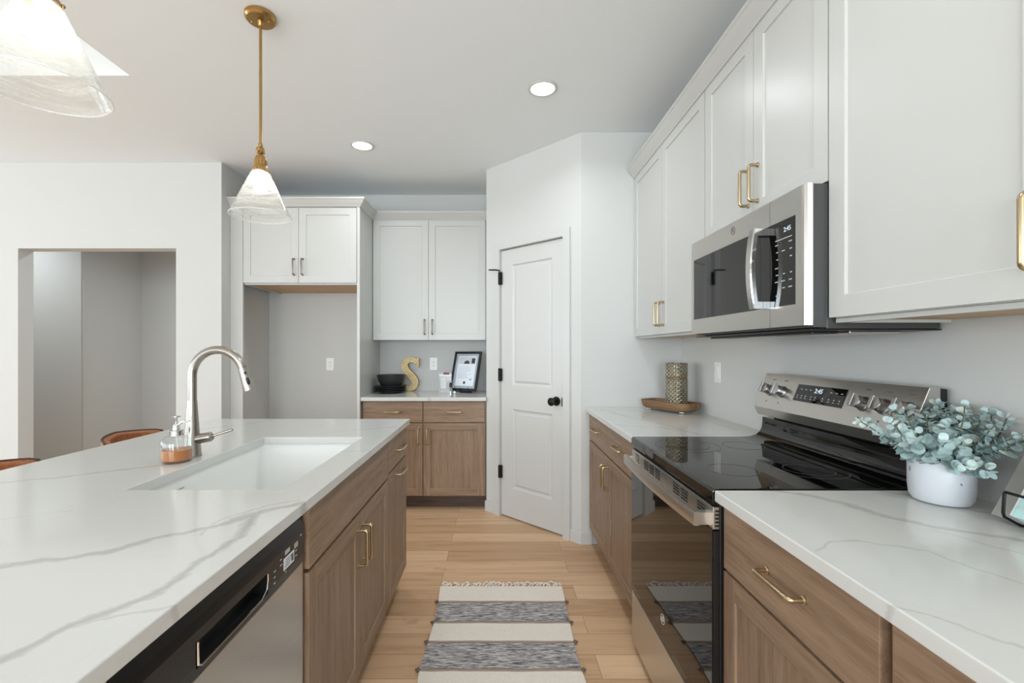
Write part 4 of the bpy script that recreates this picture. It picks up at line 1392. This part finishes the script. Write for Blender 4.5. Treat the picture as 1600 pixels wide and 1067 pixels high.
for sx in (-1, 1):
    for sy in (-1, 1):
        b = B(); b.sphere((sx * (L2 - .055), sy * .046, .0075), .0075, 14, 8)
        for dx in (-.011, .011): b.sphere((sx * (L2 - .055) + dx, sy * .046, .0065), .0065, 12, 8)
        build('foot', b, M['silver'], tt)['label'] = 'row of small silver beads'
cl = (1.0945, 2.832, CT1 + .0005 + .0295)
ch = thing('candle_holder', 'textured silver mercury glass candle holder standing in the tray', 'candle holder', cl)
b = B()
NR, NC, Hh = 23, 30, .270
def cr_r(z): return .0605
Rr = []
rl_ = b.bm.verts.layers.float.new('relief')
for i in range(NR * 4 + 1):
    z = Hh * i / (NR * 4)
    row = i / 4
    ring = []
    for k in range(NC * 4):
        a = 2 * PI * k / (NC * 4)
        u = k / 4
        pk = min(1 - abs(((u + row) % 2) - 1), 1 - abs(((u - row) % 2) - 1))
        hgt = 1 - (pk if not .645 < z / Hh < .69 else 0)
        r = cr_r(z) + .0058 * (1 - hgt)
        vv = b.v((r * math.cos(a), r * math.sin(a), z)); vv[rl_] = 1 - hgt
        ring.append(vv)
    Rr.append(ring)
for A, C in zip(Rr, Rr[1:]):
    n = len(A)
    for k in range(n): b.f([A[k], A[(k + 1) % n], C[(k + 1) % n], C[k]], 0, True)
inner = [b.v((.056 * math.cos(2 * PI * k / (NC * 4)), .056 * math.sin(2 * PI * k / (NC * 4)), Hh)) for k in range(NC * 4)]
low = [b.v((.056 * math.cos(2 * PI * k / (NC * 4)), .056 * math.sin(2 * PI * k / (NC * 4)), .02)) for k in range(NC * 4)]
n = NC * 4
for k in range(n):
    b.f([Rr[-1][k], Rr[-1][(k + 1) % n], inner[(k + 1) % n], inner[k]]); b.f([inner[k], inner[(k + 1) % n], low[(k + 1) % n], low[k]])
b.f(low); b.f(Rr[0][::-1])
build('cup', b, M['mercury'], ch)
b = B(); b.lathe([(.0606, Hh * .648), (.0622, Hh * .667), (.0606, Hh * .686)], (0, 0, 0), 48, caps=False); build('band', b, M['amberband'], ch)['label'] = 'thin amber band'

# ---------------------------------------------------------------- potted eucalyptus
pl = (1.112, 1.163, CT1 + .0005)
pt = thing('potted_eucalyptus', 'pale green eucalyptus plant in a speckled white pot on the near counter', 'potted plant', pl)
b = B(); b.lathe([(.045, 0), (.056, .003), (.062, .014), (.0645, .04), (.0650, .108), (.0640, .1105), (.0615, .110), (.0610, .10), (.0600, .05)], (0, 0, 0), 56, caps=False)
b.lathe([(.0601, .05), (.003, .05)], (0, 0, 0), 56, caps=False); b.lathe([(.0451, 0), (.002, 0)], (0, 0, 0), 56, caps=False)
build('pot', b, M['pot'], pt)
b = B(); b.lathe([(.0605, .085), (.045, .094), (.002, .098)], (0, 0, 0), 32, caps=False); build('soil', b, M['soil'], pt)
random.seed(21)
sb = B(); fb = B()
lay = fb.bm.faces.layers.float.new('tint')
def leaf(p, d, upv, s, tint):
    d = d.normalized(); side = d.cross(upv).normalized(); nn = side.cross(d).normalized()
    n_ = 9
    ctr = fb.v(p + d * s * .5 - nn * s * .10)
    base = fb.v(p)
    ring = []
    for i in range(1, n_):
        a = PI + 2 * PI * i / n_
        ring.append(fb.v(p + d * (s * .5 + s * .5 * math.cos(a)) + side * (s * .47 * math.sin(a)) + nn * s * .05 * math.cos(2 * a)))
    ring = [base] + ring
    for i in range(n_):
        f = fb.f([ctr, ring[i], ring[(i + 1) % n_]])
        if f: f[lay] = tint
stems = []
for k in range(34):
    a = 2 * PI * k / 34 * 2.4 + random.uniform(-.25, .25)
    el = random.uniform(.25, 1.45)
    stems.append((a, el, random.uniform(.11, .155)))
stems += [(-.35, .45, .17), (-.1, .5, .165), (.2, .5, .13), (-1.2, .35, .15), (2.8, .35, .19), (3.3, .45, .185), (3.9, .4, .17), (2.2, .7, .15), (4.4, .9, .17), (4.5, -.25, .115), (-1.9, -.1, .12)]
for a, el, L in stems:
    d = Vector((math.cos(a) * math.cos(el), math.sin(a) * math.cos(el), math.sin(el)))
    # stay clear of the wall behind
    wallgap = WR - pl[0] - .022
    p = Vector((math.cos(a) * .022, math.sin(a) * .022, .094))
    pts = [p.copy()]
    nseg = 9
    for i in range(nseg):
        d = (d + Vector((random.uniform(-.12, .12), random.uniform(-.12, .12), .04 - .03 * i / nseg))).normalized()
        p = p + d * L / nseg
        if p.x > wallgap: p.x = wallgap; d.x = 0
        if p.z < .112 and p.xy.length < .074: p.z = .112
        if p.z < .05: p.z = .05
        if p.x > -.085 and p.y > .072: p.y = .072
        pts.append(p.copy())
    sb.tube(pts, [.0016] * len(pts), 5)
    warm = random.random()
    for i in range(1, len(pts)):
        dirn = (pts[i] - pts[i - 1]).normalized()
        q = dirn.cross(Vector((random.uniform(-1, 1), random.uniform(-1, 1), random.uniform(-1, 1)))).normalized()
        s = .033 * (1 - .055 * i) * random.uniform(.8, 1.2)
        for sg in (1, -1):
            ld = (q * sg + dirn * .45).normalized()
            base = pts[i] + ld * .003
            tip = base + ld * s * 1.05
            if tip.x > WR - pl[0] - .006: continue
            if tip.x > -.075 and tip.y > .088: continue
            if (base + ld * s).xy.length < .068 and (base + ld * s).z < .112: continue
            tint = min(1, max(0, random.gauss(.45 + .22 * (warm - .5) + .25 * (base.z - .12) * 3, .2)))
            leaf(base, ld, dirn, s, tint)
    leaf(pts[-1], dirn, q, .016, .6)
build('stems', sb, M['stem'], pt)
fo_ = build('foliage', fb, M['leaf'], pt, recalc=False)

# ---------------------------------------------------------------- cookbook on its wire stand at the right edge
kl = (1.085, .87, CT1 + .0005)
kt = thing('cookbook_stand', 'black wire book stand holding the teal book at the right picture edge', 'book stand', kl)
KL = R(29)
K = Matrix.Translation((0, 0, .022)) @ Matrix.Rotation(KL, 4, 'Y')      # tips back towards the wall (+X)
b = B()
for s in (-1, 1):
    yy = .105 * s
    b.tube([K @ Vector((.040, yy, .15)), K @ Vector((.038, yy, .002)), K @ Vector((.02, yy, -.004)), K @ Vector((-.020, yy, -.004)), K @ Vector((-.026, yy, .002)), K @ Vector((-.044, yy, .040)), K @ Vector((-.044, yy * .97, .043))], .003, 8)
b.tube([K @ Vector((-.044, -.105, .042)), K @ Vector((-.044, .105, .042))], .003, 8)
b.tube([K @ Vector((.040, -.105, .15)), K @ Vector((.040, .105, .15))], .003, 8)
b.tube([K @ Vector((.041, .0, .14)), (.125, .0, .004)], .003, 8)
build('wire_frame', b, M['blackmetal'], kt)
bk = thing('cookbook', 'teal covered book with a grey linen edge leaning on the wire stand', 'book', (1.085, .87, CT1 + .0225))
bk.rotation_euler = (0, KL, 0)
b = B(); b.box(-.020, -.018, -.125, .094, .002, .206); build('cover', b, M['teal'], bk, bevel=.0005)
b = B(); b.box(-.0178, .018, -.122, .100, .003, .203); build('pages', b, M['paper'], bk)
b = B(); b.box(.0182, .030, -.128, .165, .0, .21); build('backing_board', b, M['linen'], bk, bevel=.001)

# ---------------------------------------------------------------- rug
rl = (.022, 2.525, 0)
rg = thing('rug', 'cream and grey striped runner rug lying on the floor between the counters', 'rug', rl)
b = B()
random.seed(5)
NX, NY, RL, RW = 10, 60, 1.62, .325
def ex(s, v):
    return s * RW + .006 * math.sin(v * 9 + s) + .010 * mnoise.noise(Vector((v * 4, s * 5, 1))) - (.018 * v / RL if s > 0 else 0)
top = [[None] * (NX + 1) for _ in range(NY + 1)]; bot = [[None] * (NX + 1) for _ in range(NY + 1)]
for j in range(NY + 1):
    v = RL * j / NY
    xa, xb = ex(-1, v), ex(1, v)
    for i in range(NX + 1):
        x = xa + (xb - xa) * i / NX
        z = .0075 + .0012 * mnoise.noise(Vector((x * 9, v * 9, 0)))
        top[j][i] = b.v((x, -v, z)); bot[j][i] = b.v((x, -v, .001))
for j in range(NY):
    for i in range(NX):
        b.f([top[j][i], top[j + 1][i], top[j + 1][i + 1], top[j][i + 1]], 0, True)
    for i in (0, NX): b.f([top[j][i], top[j + 1][i], bot[j + 1][i], bot[j][i]])
for j in (0, NY):
    for i in range(NX): b.f([top[j][i], top[j][i + 1], bot[j][i + 1], bot[j][i]])
build('weave', b, M['rug'], rg)
b = B()
for k in range(34):
    x = -.318 + .636 * k / 33 + random.uniform(-.006, .006)
    pts = [(x, -.002, .006)]
    a = random.uniform(-.7, .7); rr = random.uniform(.010, .022)
    for i in range(1, 10):
        t = i / 9 * random.uniform(4.0, 5.6)
        pts.append((x + rr * math.sin(t) * math.cos(a) + (.012 + rr * 1.3) * math.sin(a) * (i / 9), .006 + rr * (1 - math.cos(t)) * .9 + .006 * (i / 9), .006 + .005 * math.sin(i * 1.3 + k)))
    b.tube(pts, .0032, 6)
fg = build('fringe', b, M['fringe'], rg)
fg['label'] = 'knotted cream yarn fringe'
b = B()
for v in (.157, .334, .482, .66, .815, .99):
    for s in (-1, 1):
        x = ex(s, v)
        b = B()
        b.sphere((x + s * .006, -v, .008), .009, 10, 7, sz=.7)
        b.tube([(x, -v, .008), (x + s * .018, -v + .006, .006)], .003, 6)
        build('side_tuft', b, M['tuft'], rg)

# ---------------------------------------------------------------- counter stools beyond the island
def stool(label, x, y):
    t = thing('counter_stool', label, 'stool', (x, y, 0), 0, 'tan leather stools at the island')
    b = B()
    NA, NZ = 18, 8
    A_ = []
    def shell(off, zz, a):
        # the back wraps around the seat on the -X side
        r = .205 + off + .02 * (zz - .66)
        return (-.02 - r * math.cos(a) * .92, r * math.sin(a) * .92, zz)
    outer, inn = [], []
    for j in range(NZ + 1):
        ro_, ri_ = [], []
        for i in range(NA + 1):
            a = R(-64) + R(128) * i / NA
            e = abs(i / NA - .5) * 2
            ztop = .905 - .015 * e - (.05 * max(0, (e - .86) / .14) ** 1.5)
            z = .64 + (ztop - .64) * j / NZ
            ro_.append(b.v(shell(.018, z, a))); ri_.append(b.v(shell(-.018, z, a)))
        outer.append(ro_); inn.append(ri_)
    for j in range(NZ):
        for i in range(NA):
            b.f([outer[j][i], outer[j][i + 1], outer[j + 1][i + 1], outer[j + 1][i]], 0, True)
            b.f([inn[j][i], inn[j][i + 1], inn[j + 1][i + 1], inn[j + 1][i]], 0, True)
        for i in (0, NA): b.f([outer[j][i], outer[j + 1][i], inn[j + 1][i], inn[j][i]])
    for j in (0, NZ):
        for i in range(NA): b.f([outer[j][i], outer[j][i + 1], inn[j][i + 1], inn[j][i]])
    o = build('backrest', b, M['leather'], t, bevel=.010, seg=3)
    b = B()
    path = []
    for i in range(NA + 1):
        a = R(-64) + R(128) * i / NA; e = abs(i / NA - .5) * 2
        ztop = .905 - .015 * e - (.05 * max(0, (e - .86) / .14) ** 1.5)
        path.append(shell(.014, ztop + .001, a))
    b.tube(path, .005, 8)
    build('welt', b, M['leatherdark'], o)
    b = B(); b.lathe([(.16, .595), (.195, .60), (.205, .625), (.20, .65), (.17, .663), (.01, .668)], (0, 0, 0), 40); build('seat', b, M['leather'], t)
    for sx in (-1, 1):
        for sy in (-1, 1):
            b = B(); b.tube([(sx * .12, sy * .12, .60), (sx * .185, sy * .185, .002)], [.014, .010], 12); build('leg', b, M['blackmetal'], t)
    b = B(); b.tube([(.165 * math.cos(2 * PI * i / 40) * 1.38 * .98, .165 * math.sin(2 * PI * i / 40) * 1.38 * .98, .22) for i in range(40)], .008, 8, closed=True); build('footrest', b, M['blackmetal'], t)
    return t
stool('tan leather counter stool nearer the faucet, far side of the island', -1.56, 2.17)
stool('tan leather counter stool cut off by the left picture edge', -1.56, 1.54)
